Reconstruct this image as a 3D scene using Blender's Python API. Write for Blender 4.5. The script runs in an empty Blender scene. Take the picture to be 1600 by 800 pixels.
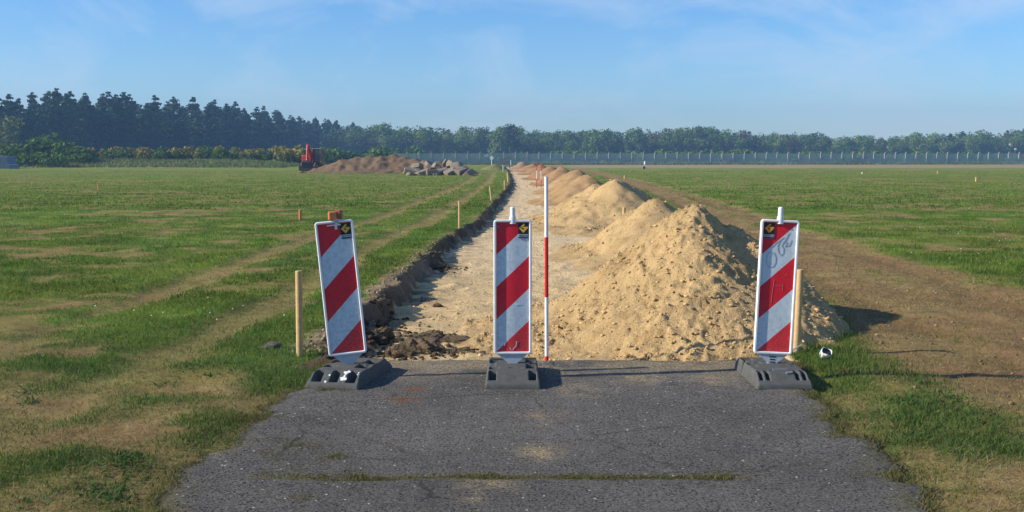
import bpy, bmesh, math, random
import numpy as np
from mathutils import Vector, Matrix, Euler

rng = np.random.default_rng(11)
random.seed(11)
C = bpy.context.scene.collection
R = math.radians

# ------------------------------------------------------------------ camera
F, HOR, CAMH = 1700.0, 245.0, 1.64
TH = math.atan((400 - HOR) / F)
cam = bpy.data.cameras.new('camera')
cam.sensor_width = 36; cam.lens = 36 * F / 1600
cam.clip_start = 0.05; cam.clip_end = 5000
cam_o = bpy.data.objects.new('camera', cam); C.objects.link(cam_o)
cam_o.location = (0, 0, CAMH); cam_o.rotation_euler = (math.pi / 2 - TH, 0, 0)
bpy.context.scene.camera = cam_o

def ray(px, py):
    u, v = (px - 800) / F, (400 - py) / F
    return Vector((u, math.cos(TH) + v * math.sin(TH), -math.sin(TH) + v * math.cos(TH)))
def P(px, py, z=0.0):          # point of the photograph on the level z
    d = ray(px, py); t = (z - CAMH) / d.z
    return Vector((d.x * t, d.y * t, z))
def AT(px, py, Y):             # point of the photograph at the distance Y
    d = ray(px, py); t = Y / d.y
    return Vector((d.x * t, Y, CAMH + d.z * t))

# ------------------------------------------------------------------ noise
def _hash(ix, iy, seed):
    h = (ix.astype(np.int64) * 374761393 + iy.astype(np.int64) * 668265263 + seed * 974634777) & 0xFFFFFFFF
    h = ((h ^ (h >> 13)) * 1274126177) & 0xFFFFFFFF
    h = h ^ (h >> 16)
    return (h & 0xFFFFFF) / float(0xFFFFFF)
def vnoise(x, y, s=1.0, seed=0):
    x = np.asarray(x, float) / s; y = np.asarray(y, float) / s
    ix = np.floor(x); iy = np.floor(y); fx = x - ix; fy = y - iy
    fx = fx * fx * (3 - 2 * fx); fy = fy * fy * (3 - 2 * fy)
    a = _hash(ix, iy, seed); b = _hash(ix + 1, iy, seed); c = _hash(ix, iy + 1, seed); d = _hash(ix + 1, iy + 1, seed)
    return a + (b - a) * fx + (c - a) * fy + (a - b - c + d) * fx * fy
def fbm(x, y, s=1.0, o=4, seed=0):
    t = 0; a = 0.5; n = 0
    for k in range(o):
        t = t + a * vnoise(np.asarray(x) + 17.3 * k, np.asarray(y) - 9.1 * k, s / 2 ** k, seed + k); n += a; a *= 0.5
    return t / n
def sst(a, b, x):
    t = np.clip((x - a) / (b - a), 0, 1); return t * t * (3 - 2 * t)

# ------------------------------------------------------------------ object helpers
def tag(o, label=None, cat=None, group=None, kind=None):
    if label: o['label'] = label
    if cat: o['category'] = cat
    if group: o['group'] = group
    if kind: o['kind'] = kind
    return o
def empty(name, loc=(0, 0, 0), rz=0.0, label=None, cat=None, group=None):
    o = bpy.data.objects.new(name, None); C.objects.link(o)
    o.location = loc; o.rotation_euler = (0, 0, rz); o.empty_display_size = 0.2
    return tag(o, label, cat, group)
def obj(name, me, m=None, parent=None):
    o = bpy.data.objects.new(name, me); C.objects.link(o)
    if m is not None and not me.materials: me.materials.append(m)
    if parent is not None: o.parent = parent
    return o
def npmesh(name, V, Fq, col=None, smooth=False):
    """V (n,3); Fq (m,k) array of one face size, or a list of such arrays"""
    V = np.asarray(V, np.float32)
    Fl = Fq if isinstance(Fq, list) else [Fq]
    Fl = [np.asarray(f, np.int32) for f in Fl if len(f)]
    loops = np.concatenate([f.ravel() for f in Fl])
    tot = np.concatenate([np.full(len(f), f.shape[1], np.int32) for f in Fl])
    st = np.concatenate([[0], np.cumsum(tot)[:-1]]).astype(np.int32)
    me = bpy.data.meshes.new(name)
    me.vertices.add(len(V)); me.vertices.foreach_set('co', V.ravel())
    me.loops.add(len(loops)); me.loops.foreach_set('vertex_index', loops)
    me.polygons.add(len(tot)); me.polygons.foreach_set('loop_start', st)
    me.polygons.foreach_set('loop_total', tot)
    if col is not None:
        a = me.color_attributes.new('Col', 'FLOAT_COLOR', 'POINT')
        cc = np.ones((len(V), 4), np.float32); cc[:, :3] = col
        a.data.foreach_set('color', cc.ravel())
    me.update(calc_edges=True); me.validate()
    if smooth: me.polygons.foreach_set('use_smooth', np.ones(len(tot), bool))
    return me
class MB:
    """collects simple solids into one mesh"""
    def __init__(s): s.bm = bmesh.new()
    def box(s, c, d, rot=None, bev=0.0, taper=None):
        r = bmesh.ops.create_cube(s.bm, size=1.0); vs = r['verts']
        for v in vs:
            k = 1.0 if (taper is None or v.co.z < 0) else taper
            v.co = Vector((v.co.x * d[0] * k, v.co.y * d[1] * k, v.co.z * d[2]))
        if bev:
            es = list({e for v in vs for e in v.link_edges})
            r = bmesh.ops.bevel(s.bm, geom=es, offset=bev, segments=2, profile=0.5, affect='EDGES')
            vs = list({v for f in r['faces'] for v in f.verts} | {v for v in vs if v.is_valid})
        M = Matrix.Translation(c) @ (Euler(rot).to_matrix().to_4x4() if rot else Matrix())
        for v in vs: v.co = M @ v.co
        return s
    def tube(s, a, b, r0, r1=None, n=10, caps=True):
        a, b = Vector(a), Vector(b); r1 = r0 if r1 is None else r1
        z = (b - a).normalized(); x = z.orthogonal().normalized(); y = z.cross(x)
        ra = [s.bm.verts.new(a + (x * math.cos(t) + y * math.sin(t)) * r0) for t in [2 * math.pi * k / n for k in range(n)]]
        rb = [s.bm.verts.new(b + (x * math.cos(t) + y * math.sin(t)) * r1) for t in [2 * math.pi * k / n for k in range(n)]]
        for k in range(n): s.bm.faces.new((ra[k], ra[(k + 1) % n], rb[(k + 1) % n], rb[k]))
        if caps: s.bm.faces.new(ra[::-1]); s.bm.faces.new(rb)
        return s
    def poly_prism(s, pts, y0, y1):
        """outline in x,z pushed from y0 to y1"""
        a = [s.bm.verts.new((p[0], y0, p[1])) for p in pts]; b = [s.bm.verts.new((p[0], y1, p[1])) for p in pts]
        s.bm.faces.new(a); s.bm.faces.new(b[::-1]); n = len(pts)
        for k in range(n): s.bm.faces.new((a[(k + 1) % n], a[k], b[k], b[(k + 1) % n]))
        return s
    def build(s, name, m, parent=None, smooth=False):
        bmesh.ops.recalc_face_normals(s.bm, faces=s.bm.faces)
        me = bpy.data.meshes.new(name); s.bm.to_mesh(me); s.bm.free()
        if smooth:
            me.polygons.foreach_set('use_smooth', np.ones(len(me.polygons), bool))
        return obj(name, me, m, parent)
def smooth_by_angle(o, ang=40):
    me = o.data; me.polygons.foreach_set('use_smooth', np.ones(len(me.polygons), bool))
    bm = bmesh.new(); bm.from_mesh(me)
    for e in bm.edges:
        e.smooth = not (len(e.link_faces) == 2 and e.calc_face_angle(0) > R(ang))
    bm.to_mesh(me); bm.free()
def copy_tree(o, parent=None):
    c = o.copy(); C.objects.link(c); c.parent = parent
    for ch in list(o.children): copy_tree(ch, c)
    return c

# ------------------------------------------------------------------ materials
def newmat(name):
    m = bpy.data.materials.new(name); m.use_nodes = True
    nt = m.node_tree; b = nt.nodes['Principled BSDF']
    b.inputs['Specular IOR Level'].default_value = 0.25
    return m, nt, b
def N(nt, t, **k):
    n = nt.nodes.new(t)
    for a, v in k.items():
        if a in n.inputs: n.inputs[a].default_value = v
        else: setattr(n, a, v)
    return n
def L(nt, a, b): nt.links.new(a, b)
def mixc(nt, fac, a, b, mode='MIX'):
    n = nt.nodes.new('ShaderNodeMix'); n.data_type = 'RGBA'; n.blend_type = mode
    for s, v in ((0, fac), (6, a), (7, b)):
        if hasattr(v, 'links'): nt.links.new(v, n.inputs[s])
        else: n.inputs[s].default_value = v if s == 0 else (tuple(v) + (1,) if len(v) == 3 else v)
    return n.outputs[2]
def ramp(nt, src, stops):
    n = nt.nodes.new('ShaderNodeValToRGB'); e = n.color_ramp.elements
    while len(e) < len(stops): e.new(0.5)
    for k, (p, c) in enumerate(stops):
        e[k].position = p; e[k].color = (c, c, c, 1) if not hasattr(c, '__len__') else tuple(c) + (1,)
    nt.links.new(src, n.inputs[0]); return n.outputs[0]
def flat(name, col, rough=0.6, var=0.25, scale=20.0, bump=0.0, bscale=60.0, metal=0.0, spec=0.25):
    """plain colour with procedural wear and an optional fine bump"""
    m, nt, b = newmat(name)
    tc = N(nt, 'ShaderNodeTexCoord'); no = N(nt, 'ShaderNodeTexNoise', Scale=scale, Detail=6.0, Roughness=0.65)
    L(nt, tc.outputs['Object'], no.inputs['Vector'])
    f = ramp(nt, no.outputs['Fac'], [(0.3, 1 - var), (0.7, 1 + 0.0)])
    L(nt, mixc(nt, 1.0, col, f, 'MULTIPLY'), b.inputs['Base Color'])
    b.inputs['Roughness'].default_value = rough; b.inputs['Metallic'].default_value = metal
    b.inputs['Specular IOR Level'].default_value = spec
    if bump:
        n2 = N(nt, 'ShaderNodeTexNoise', Scale=bscale, Detail=5.0, Roughness=0.7)
        L(nt, tc.outputs['Object'], n2.inputs['Vector'])
        bp = N(nt, 'ShaderNodeBump', Strength=bump, Distance=0.02)
        L(nt, n2.outputs['Fac'], bp.inputs['Height']); L(nt, bp.outputs['Normal'], b.inputs['Normal'])
    return m
def attr_mat(name, scales=((3.0, 0.25), (40.0, 0.35)), bump=0.4, bscale=45.0, bdist=0.03, rough=0.9, grit=None):
    """colour from the 'Col' attribute, broken up by noises; grit = (scale, threshold, colour) pebbles"""
    m, nt, b = newmat(name)
    at = N(nt, 'ShaderNodeAttribute', attribute_name='Col')
    ge = N(nt, 'ShaderNodeNewGeometry')
    c = at.outputs['Color']
    for k, (s, v) in enumerate(scales):
        no = N(nt, 'ShaderNodeTexNoise', Scale=s, Detail=5.0, Roughness=0.65)
        L(nt, ge.outputs['Position'], no.inputs['Vector'])
        f = ramp(nt, no.outputs['Fac'], [(0.28, 1 - v), (0.72, 1 + v)])
        c = mixc(nt, 1.0, c, f, 'MULTIPLY')
    if grit:
        for (s, th, gc) in grit:
            vo = N(nt, 'ShaderNodeTexVoronoi', Scale=s)
            L(nt, ge.outputs['Position'], vo.inputs['Vector'])
            sep = N(nt, 'ShaderNodeSeparateColor'); L(nt, vo.outputs['Color'], sep.inputs[0])
            g = N(nt, 'ShaderNodeMath', operation='GREATER_THAN'); L(nt, sep.outputs[0], g.inputs[0]); g.inputs[1].default_value = th
            d = N(nt, 'ShaderNodeMath', operation='LESS_THAN'); L(nt, vo.outputs['Distance'], d.inputs[0]); d.inputs[1].default_value = 0.38
            mu = N(nt, 'ShaderNodeMath', operation='MULTIPLY'); L(nt, g.outputs[0], mu.inputs[0]); L(nt, d.outputs[0], mu.inputs[1])
            c = mixc(nt, mu.outputs[0], c, gc)
    L(nt, c, b.inputs['Base Color']); b.inputs['Roughness'].default_value = rough
    b.inputs['Specular IOR Level'].default_value = 0.03
    if bump:
        n2 = N(nt, 'ShaderNodeTexNoise', Scale=bscale, Detail=6.0, Roughness=0.7)
        L(nt, ge.outputs['Position'], n2.inputs['Vector'])
        bp = N(nt, 'ShaderNodeBump', Strength=bump, Distance=bdist)
        L(nt, n2.outputs['Fac'], bp.inputs['Height']); L(nt, bp.outputs['Normal'], b.inputs['Normal'])
    return m
def leaf_mat(name, trans=0.25, objvar=0.0):
    m, nt, b = newmat(name)
    at = N(nt, 'ShaderNodeAttribute', attribute_name='Col'); c = at.outputs['Color']
    if objvar:
        oi = N(nt, 'ShaderNodeObjectInfo')
        f = ramp(nt, oi.outputs['Random'], [(0.0, (1 - objvar, 1 - objvar * 0.9, 1 - objvar * 0.6)), (0.5, (1, 1, 1)), (1.0, (1 + objvar * 1.1, 1 + objvar * 0.7, 1 - objvar * 0.3))])
        c = mixc(nt, 1.0, c, f, 'MULTIPLY')
    L(nt, c, b.inputs['Base Color']); b.inputs['Roughness'].default_value = 0.65
    b.inputs['Specular IOR Level'].default_value = 0.04
    if trans:
        t = N(nt, 'ShaderNodeBsdfTranslucent'); L(nt, c, t.inputs['Color'])
        mx = N(nt, 'ShaderNodeMixShader'); mx.inputs[0].default_value = trans
        L(nt, b.outputs[0], mx.inputs[1]); L(nt, t.outputs[0], mx.inputs[2])
        L(nt, mx.outputs[0], nt.nodes['Material Output'].inputs['Surface'])
    return m

M = {}
M['turf'] = attr_mat('turf_soil', scales=((1.7, 0.22), (9.0, 0.22), (70.0, 0.35)), bump=0.7, bscale=55, bdist=0.04)
M['sandbed'] = attr_mat('sand_bed', scales=((2.5, 0.14), (14.0, 0.20), (70.0, 0.18)), bump=0.9, bscale=22, bdist=0.045)
M['dirt'] = attr_mat('dirt', scales=((1.3, 0.2), (11.0, 0.22), (80.0, 0.25)), bump=0.7, bscale=45, bdist=0.04)
M['asphalt'] = attr_mat('asphalt', scales=((1.1, 0.18), (9.0, 0.16), (60.0, 0.75)), bump=1.0, bscale=70, bdist=0.02, rough=0.8,
                        grit=((60.0, 0.80, (0.026, 0.028, 0.032)), (52.0, 0.86, (0.15, 0.148, 0.145)), (45.0, 0.95, (0.22, 0.20, 0.17)), (58.0, 0.991, (0.55, 0.55, 0.55))))
def add_cracks(m):
    nt = m.node_tree; b = nt.nodes['Principled BSDF']; src = b.inputs['Base Color'].links[0].from_socket
    ge = N(nt, 'ShaderNodeNewGeometry'); no = N(nt, 'ShaderNodeTexNoise', Scale=2.3, Detail=6.0, Roughness=.7); L(nt, ge.outputs['Position'], no.inputs['Vector'])
    ad = N(nt, 'ShaderNodeMix'); ad.data_type = 'VECTOR'; ad.inputs[0].default_value = .16; L(nt, ge.outputs['Position'], ad.inputs[4]); L(nt, no.outputs['Color'], ad.inputs[5])
    vo = N(nt, 'ShaderNodeTexVoronoi', Scale=.95); vo.feature = 'DISTANCE_TO_EDGE'; L(nt, ad.outputs[1], vo.inputs['Vector'])
    n2 = N(nt, 'ShaderNodeTexNoise', Scale=.9, Detail=3.0); L(nt, ge.outputs['Position'], n2.inputs['Vector'])
    k = ramp(nt, vo.outputs['Distance'], [(.0, .75), (.009, 0)]); g = ramp(nt, n2.outputs['Fac'], [(.44, 0), (.58, 1)])
    mu = N(nt, 'ShaderNodeMath', operation='MULTIPLY'); L(nt, k, mu.inputs[0]); L(nt, g, mu.inputs[1])
    L(nt, mixc(nt, mu.outputs[0], src, (.030, .030, .028)), b.inputs['Base Color'])
add_cracks(M['asphalt'])
M['heap'] = attr_mat('heap_soil', scales=((1.6, 0.12), (12.0, 0.12), (60.0, 0.22)), bump=0.8, bscale=34, bdist=0.045)
M['crumb'] = attr_mat('crumb', scales=((8.0, 0.15),), bump=0)
M['clod'] = attr_mat('clod', scales=((6.0, 0.25), (50.0, 0.4)), bump=0.9, bscale=60, bdist=0.03)
M['blade'] = leaf_mat('grass_blade', 0.42)
M['leaf'] = leaf_mat('tree_leaf', 0.25, 0.38)
M['shrub'] = leaf_mat('shrub_leaf', 0.25, 0.14)
M['needle'] = leaf_mat('pine_needle', 0.1, 0.2)
M['bark'] = flat('bark', (0.11, 0.085, 0.065), 0.9, 0.4, 3)
M['pinebark'] = flat('pine_bark', (0.15, 0.085, 0.055), 0.9, 0.4, 3)
M['wood'] = flat('peeled_wood', (0.62, 0.42, 0.19), 0.7, 0.25, 14, 0.3, 60)
M['whitepaint'] = flat('white_paint', (0.78, 0.78, 0.76), 0.45, 0.14, 18)
M['redpaint'] = flat('red_paint', (0.66, 0.022, 0.025), 0.45, 0.2, 18)
M['orange'] = flat('orange_plastic', (0.78, 0.25, 0.09), 0.4, 0.3, 25)
M['amber'] = flat('dull_amber', (0.35, 0.10, 0.05), 0.5, 0.3, 25)
M['rubber'] = flat('recycled_rubber', (0.115, 0.117, 0.106), 0.8, 0.35, 16, 0.5, 120)
M['frame'] = flat('white_plastic_frame', (0.74, 0.76, 0.76), 0.5, 0.16, 14)
M['greyplastic'] = flat('grey_plastic', (0.44, 0.48, 0.50), 0.5, 0.25, 16)
M['black'] = flat('black_sticker', (0.025, 0.022, 0.03), 0.5, 0.2, 40)
M['yellow'] = flat('yellow_print', (0.80, 0.47, 0.06), 0.5, 0.2, 60)
M['orangeprint'] = flat('orange_print', (0.85, 0.33, 0.03), 0.5, 0.15, 60)
M['printgrey'] = flat('pale_print', (0.55, 0.58, 0.62), 0.5, 0.2, 90)
M['graffiti'] = flat('grey_marker', (0.38, 0.43, 0.47), 0.6, 0.3, 40)
M['splash'] = flat('white_splash', (0.75, 0.75, 0.72), 0.6, 0.1, 40)
M['scrape'] = flat('scraped_film', (0.62, 0.22, 0.22), 0.6, 0.3, 40)
M['concrete'] = flat('concrete', (0.29, 0.24, 0.17), 0.9, 0.4, 4, 0.8, 14)
M['post'] = flat('concrete_post', (0.42, 0.44, 0.42), 0.85, 0.2, 5)
M['steel'] = flat('steel', (0.35, 0.37, 0.38), 0.45, 0.2, 8, metal=0.6)
M['exred'] = flat('red_machine_paint', (0.55, 0.05, 0.03), 0.4, 0.3, 4)
M['darkmetal'] = flat('dark_steel', (0.035, 0.036, 0.04), 0.6, 0.3, 6)
M['glass'] = flat('dark_cab_glass', (0.03, 0.045, 0.06), 0.15, 0.2, 3, spec=0.5)
M['paleblue'] = flat('pale_blue_paint', (0.36, 0.50, 0.60), 0.5, 0.2, 5)
M['shed'] = flat('blue_grey_sheet', (0.16, 0.21, 0.28), 0.6, 0.25, 2)
M['rust'] = flat('rusty_brown', (0.24, 0.13, 0.09), 0.8, 0.3, 5)
M['sod'] = M['clod']

# panel: red and white diagonal bands read from the UV map
def panel_mat(name, dirt=0.22, scale=9.0, seed=0.0):
    m, nt, b = newmat(name)
    uv = N(nt, 'ShaderNodeUVMap'); sp = N(nt, 'ShaderNodeSeparateXYZ'); L(nt, uv.outputs[0], sp.inputs[0])
    a = N(nt, 'ShaderNodeMath', operation='MULTIPLY_ADD'); L(nt, sp.outputs[0], a.inputs[0]); a.inputs[1].default_value = 0.24
    L(nt, sp.outputs[1], a.inputs[2])                               # v runs downwards
    d = N(nt, 'ShaderNodeMath', operation='MULTIPLY'); L(nt, a.outputs[0], d.inputs[0]); d.inputs[1].default_value = 2.0
    fr = N(nt, 'ShaderNodeMath', operation='FRACT'); L(nt, d.outputs[0], fr.inputs[0])
    lt = N(nt, 'ShaderNodeMath', operation='LESS_THAN'); L(nt, fr.outputs[0], lt.inputs[0]); lt.inputs[1].default_value = 0.5
    c = mixc(nt, lt.outputs[0], (0.55, 0.63, 0.67), (0.66, 0.010, 0.026))
    mp = N(nt, 'ShaderNodeMapping'); mp.inputs['Location'].default_value = (seed, seed, 0); mp.inputs['Scale'].default_value = (1, 3.2, 1)
    L(nt, uv.outputs[0], mp.inputs[0])
    no = N(nt, 'ShaderNodeTexNoise', Scale=scale, Detail=9.0, Roughness=0.72); L(nt, mp.outputs[0], no.inputs['Vector'])
    f = ramp(nt, no.outputs['Fac'], [(0.36, 1 - dirt), (0.56, 1.0)])
    c = mixc(nt, 1.0, c, f, 'MULTIPLY')
    gm = ramp(nt, sp.outputs[1], [(.55, 0), (1.0, .55)]); n4 = N(nt, 'ShaderNodeTexNoise', Scale=22.0, Detail=6.0, Roughness=.7); L(nt, mp.outputs[0], n4.inputs['Vector'])
    mm = N(nt, 'ShaderNodeMath', operation='MULTIPLY'); L(nt, gm, mm.inputs[0]); L(nt, ramp(nt, n4.outputs['Fac'], [(.45, 0), (.68, 1)]), mm.inputs[1]); c = mixc(nt, mm.outputs[0], c, (.30, .24, .16))
    n2 = N(nt, 'ShaderNodeTexNoise', Scale=46.0, Detail=4.0, Roughness=0.6); L(nt, mp.outputs[0], n2.inputs['Vector'])
    f2 = ramp(nt, n2.outputs['Fac'], [(0.70, 0.0), (0.74, 0.55)])
    c = mixc(nt, f2, c, (0.28, 0.26, 0.24))
    L(nt, c, b.inputs['Base Color']); b.inputs['Roughness'].default_value = 0.42
    b.inputs['Specular IOR Level'].default_value = 0.4
    return m
M['panelA'] = panel_mat('beacon_panel_a', 0.28, 7.0, 0.0)
M['panelB'] = panel_mat('beacon_panel_b', 0.24, 8.0, 3.3)
M['panelC'] = panel_mat('beacon_panel_c', 0.2, 6.0, 7.7)

# ------------------------------------------------------------------ terrain functions
_ep = [P(x, y) for x, y in ((571, 483), (612, 446), (657, 404), (684, 381), (717, 358), (747, 342), (770, 317), (789, 297), (797, 286), (797, 277), (793, 266))]
_ey = np.array([8.0] + [p.y for p in _ep] + [160.0, 215.0]); _ex = np.array([-1.62] + [p.x for p in _ep] + [-1.0, -1.6])
def el(y): return np.interp(y, _ey, _ex)
def er(y): return el(y) + np.interp(y, [8, 20, 60, 200], [3.85, 4.0, 4.1, 3.2])
def yA(x): return 8.61 + 0.05 * (vnoise(x, 0 * np.asarray(x), 0.35, 5) - 0.5) + 0.02 * (vnoise(x, 0 * np.asarray(x), 0.07, 6) - 0.5)
def xl(y): return np.interp(y, [-30, 4, 5.5, 6.5, 8.8], [-1.75, -1.72, -1.66, -1.56, -1.42]) + 0.24 * (vnoise(0 * np.asarray(y), y, 0.6, 7) - 0.5) + 0.14 * (vnoise(0 * np.asarray(y), y, 0.14, 8) - 0.5)
def xr(y): return np.interp(y, [-30, 4, 5.2, 6.0, 8.8], [2.0, 2.0, 2.08, 2.05, 2.25]) + 0.24 * (vnoise(0 * np.asarray(y), y, 0.5, 9) - 0.5) + 0.14 * (vnoise(0 * np.asarray(y), y, 0.12, 10) - 0.5)
def track_c(y): return np.interp(y, [0, 7, 9, 12, 16, 24, 38, 60, 100, 170], [4.9, 4.75, 4.75, 4.8, 5.0, 5.6, 6.6, 7.6, 8.6, 9.5])
def track_w(y): return np.interp(y, [0, 7, 12, 16, 24, 38, 60, 170], [1.6, 1.5, 1.45, 1.15, 0.95, 0.9, 0.85, 0.8])

def zones(x, y):
    """every mask of the ground at once"""
    x = np.asarray(x, float); y = np.asarray(y, float)
    Z = {}
    wob = (fbm(x, y, 0.55, 3, 21) - 0.5) * 0.30 + (fbm(x, y, 0.16, 3, 22) - 0.5) * 0.24
    dl = x - el(y) + wob; dr = er(y) - x + wob; df = y - yA(x)
    wl = np.interp(y, [8.5, 10, 12, 20], [0.50, 0.30, 0.19, 0.17])
    s = np.minimum(np.minimum(sst(0, 1, dl / wl), sst(0, 1, dr / 0.35)), sst(-0.02, 0.10, df)) * sst(200, 170, y)
    Z['drop'] = s; Z['dl'] = dl; Z['dr'] = dr; Z['df'] = df
    Z['bed'] = (np.minimum(dl - wl, dr) > 0) & (df > 0) & (y < 190)
    Z['rim'] = sst(-0.30, -0.08, dl) * sst(0.12, -0.02, dl) * sst(8.7, 9.6, y) * np.interp(y, [9, 13.5, 17, 24, 60], [.85, .85, .35, .12, .08])
    Z['bank'] = sst(-0.05, 0.05, dl) * (1 - sst(0.9, 1.0, dl / wl)) * (df > -0.3) * (y < 190)
    wt = (fbm(x, y, 1.3, 3, 31) - 0.5) * 0.9
    tc, tw = track_c(y), track_w(y)
    mid = np.exp(-((x - tc - .15) / .20) ** 2) * sst(.46, .62, fbm(x, y, .8, 3, 33)) * .8
    Z['track'] = sst(tw + 0.30, tw - 0.35, np.abs(x - tc) + wt) * sst(190, 160, y) * (1 - mid) * np.interp(y, [4, 6.0, 7.8, 9], [.4, .55, .9, 1]) * (1 - .2 * sst(.55, .7, fbm(x, y, .7, 3, 34)))
    Z['wheel'] = np.maximum(np.exp(-((x - tc + .75) / .24) ** 2), np.exp(-((x - tc - .85) / .24) ** 2)) * Z['track']
    off = x - el(y)
    wr = (fbm(x, y, 1.1, 3, 41) - 0.5) * 0.5
    ra = np.interp(y, [5, 12, 30, 80], [-2.85, -2.75, -2.75, -2.9]); rb = np.interp(y, [5, 12, 30, 80], [-1.55, -1.05, -1.25, -1.55])
    Z['rut'] = np.maximum(sst(0.40, 0.08, np.abs(off - ra) + wr), sst(0.38, 0.06, np.abs(off - rb) + wr)) * sst(140, 90, y) * np.interp(y, [4, 9, 12, 60], [.4, .55, .7, .75])
    band = np.interp(x, [-30, 4, 12, 90, 200], [0, 0, 1, 1, 1])
    Z['far'] = sst(158, 168, y + 8 * (fbm(x, y, 14, 2, 51) - .5)) * sst(232, 205, y) * band
    return Z
def height(x, y, Z=None):
    Z = Z or zones(x, y)
    h = (fbm(x, y, 2.6, 3, 61) - 0.5) * 0.07 + (fbm(x, y, 0.35, 3, 62) - 0.5) * 0.045
    h = h * (1 - 0.75 * Z['drop'])
    near = sst(0.5, -0.4, np.maximum(np.maximum(xl(y) - x, x - xr(y)), y - 8.58))
    h = h * (1 - near) - 0.03 * near
    h = h - 0.06 * Z['rut'] - 0.03 * Z['track'] - 0.035 * Z['wheel'] * (.7 + .3 * np.sign(np.sin(y * 38 + x * 9)) * (y < 16))
    depth = np.interp(y, [8.62, 9.5, 11, 30, 90], [0.13, 0.17, 0.21, 0.22, 0.2])
    h = h - depth * Z['drop'] + 0.035 * Z['rim'] + Z['bank'] * (fbm(x, y, 0.14, 3, 63) - 0.5) * 0.17
    h = h + 1.1 * sst(160, 178, y) * sst(215, 195, y) * sst(-30, -46, x) * (0.6 + 0.6 * fbm(x, y, 9, 2, 64))   # low bank under the far bushes
    h = h + (Z['bed']) * ((fbm(x, y, 0.5, 3, 65) - .5) * 0.06 + (vnoise(x, y, .13, 66) - .5) * .022 + .03 * sst(.62, .8, vnoise(x, y, .21, 67)) * sst(.4, .6, fbm(x, y, 1.1, 2, 68)))
    return h
def lush(x, y, Z):
    """0 dry thatch .. 1 thick green turf"""
    d = np.sqrt(x * x + y * y)
    k5 = np.interp(d, [4, 9, 14], [.30, .24, .12]); n = 0.42 * fbm(x, y, 1.3, 4, 71) + k5 * fbm(x, y, 5.0, 3, 72) + (.58 - k5) * fbm(x, y, 0.45, 3, 73)
    n = .5 + (n - .5) * np.interp(d, [4, 9, 20], [1.3, 1.3, 1.5])
    base = np.interp(d, [4, 7.4, 8.6, 10.5, 25, 60, 150], [-0.035, -0.01, 0.07, 0.16, 0.13, 0.11, 0.11])
    base = base + np.where(x > 2, np.interp(x, [2, 2.4, 3.2, 3.8], [-0.03, 0.02, 0.03, -0.02]) * (y < 12) * (y > 5.6), 0)
    edge = np.exp(-((x - el(y) + 0.75) / 0.35) ** 2) * (y > 9)
    g = sst(0.36, 0.66, n + base + 0.14 * edge)
    g = g * (1 - 0.88 * Z['track']) * (1 - 0.8 * Z['rut']) * (1 - Z['rim']) * (1 - Z['bank']) * (1 - Z['drop']) * (1 - 0.9 * Z['far'])
    return g
GREEN = np.array([0.084, 0.162, 0.024]); GREEN2 = np.array([0.152, 0.226, 0.036]); OLIVE = np.array([0.205, 0.205, 0.045])
STRAW = np.array([0.320, 0.232, 0.100]); SOIL = np.array([0.245, 0.158, 0.072]); SAND = np.array([0.60, 0.450, 0.240]); EARTH = np.array([0.125, 0.092, 0.060])
RIM = np.array([0.27, 0.205, 0.13]); FARD = np.array([0.33, 0.25, 0.17])
def lerp(a, b, t): return a + (b - a) * t[..., None]
def ground_col(x, y, Z, g):
    n1 = fbm(x, y, 0.9, 4, 81); n2 = fbm(x, y, 5, 3, 82); n3 = fbm(x, y, 0.18, 3, 83)
    gr = lerp(GREEN, GREEN2, sst(.35, .65, n1)); gr = lerp(gr, OLIVE, sst(.45, .75, n2) * .6)
    d = np.sqrt(x * x + y * y)
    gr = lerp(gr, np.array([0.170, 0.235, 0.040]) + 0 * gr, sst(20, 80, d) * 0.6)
    gr = lerp(np.array([.080, .125, .036]) + 0 * gr, gr, .3 + .7 * sst(6.5, 13, y)); gr = gr * (0.72 + 0.56 * fbm(x, y, .42, 3, 86))[..., None] * (0.74 + .52 * fbm(x, y, 2.2, 3, 87))[..., None]
    dry = lerp(STRAW, SOIL, sst(.3, .7, n3) * .8); dry = lerp(dry, OLIVE + 0 * dry, sst(.4, .7, n1) * .5)
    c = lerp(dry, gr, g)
    tr = lerp(np.array([.270, .168, .080]) + 0 * c, STRAW * .95 + 0 * c, sst(.35, .7, n1)); tr = lerp(tr, tr * .82, Z['wheel']); tr = lerp(tr, np.array([.17, .12, .065]) + 0 * c, sst(.5, .75, n3) * .6)
    c = lerp(c, tr, np.clip(Z['track'] * 1.15, 0, 1)); c = lerp(c, STRAW * .95 + 0 * c, Z['rut'] * .6)
    c = lerp(c, FARD + 0 * c, Z['far'] * .9)
    c = lerp(c, lerp(RIM, EARTH, sst(.45, .7, n3)), Z['rim'])
    c = lerp(c, lerp(EARTH, EARTH * 1.9, sst(.4, .7, n1)), Z['bank'])
    bed = lerp(SAND, SAND * np.array([1.06, 1.03, 0.98]), sst(.3, .7, n2)); bed = lerp(bed, SAND * 0.72, sst(.52, .72, n1) * .6)
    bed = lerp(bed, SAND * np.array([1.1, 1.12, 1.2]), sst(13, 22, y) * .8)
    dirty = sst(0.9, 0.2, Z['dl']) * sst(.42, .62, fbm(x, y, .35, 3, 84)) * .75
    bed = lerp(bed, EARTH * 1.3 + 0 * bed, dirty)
    far = sst(90, 150, y); bed = lerp(bed, np.array([0.40, 0.27, 0.17]) + 0 * bed, far * .5)
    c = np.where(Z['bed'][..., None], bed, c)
    return c

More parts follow.
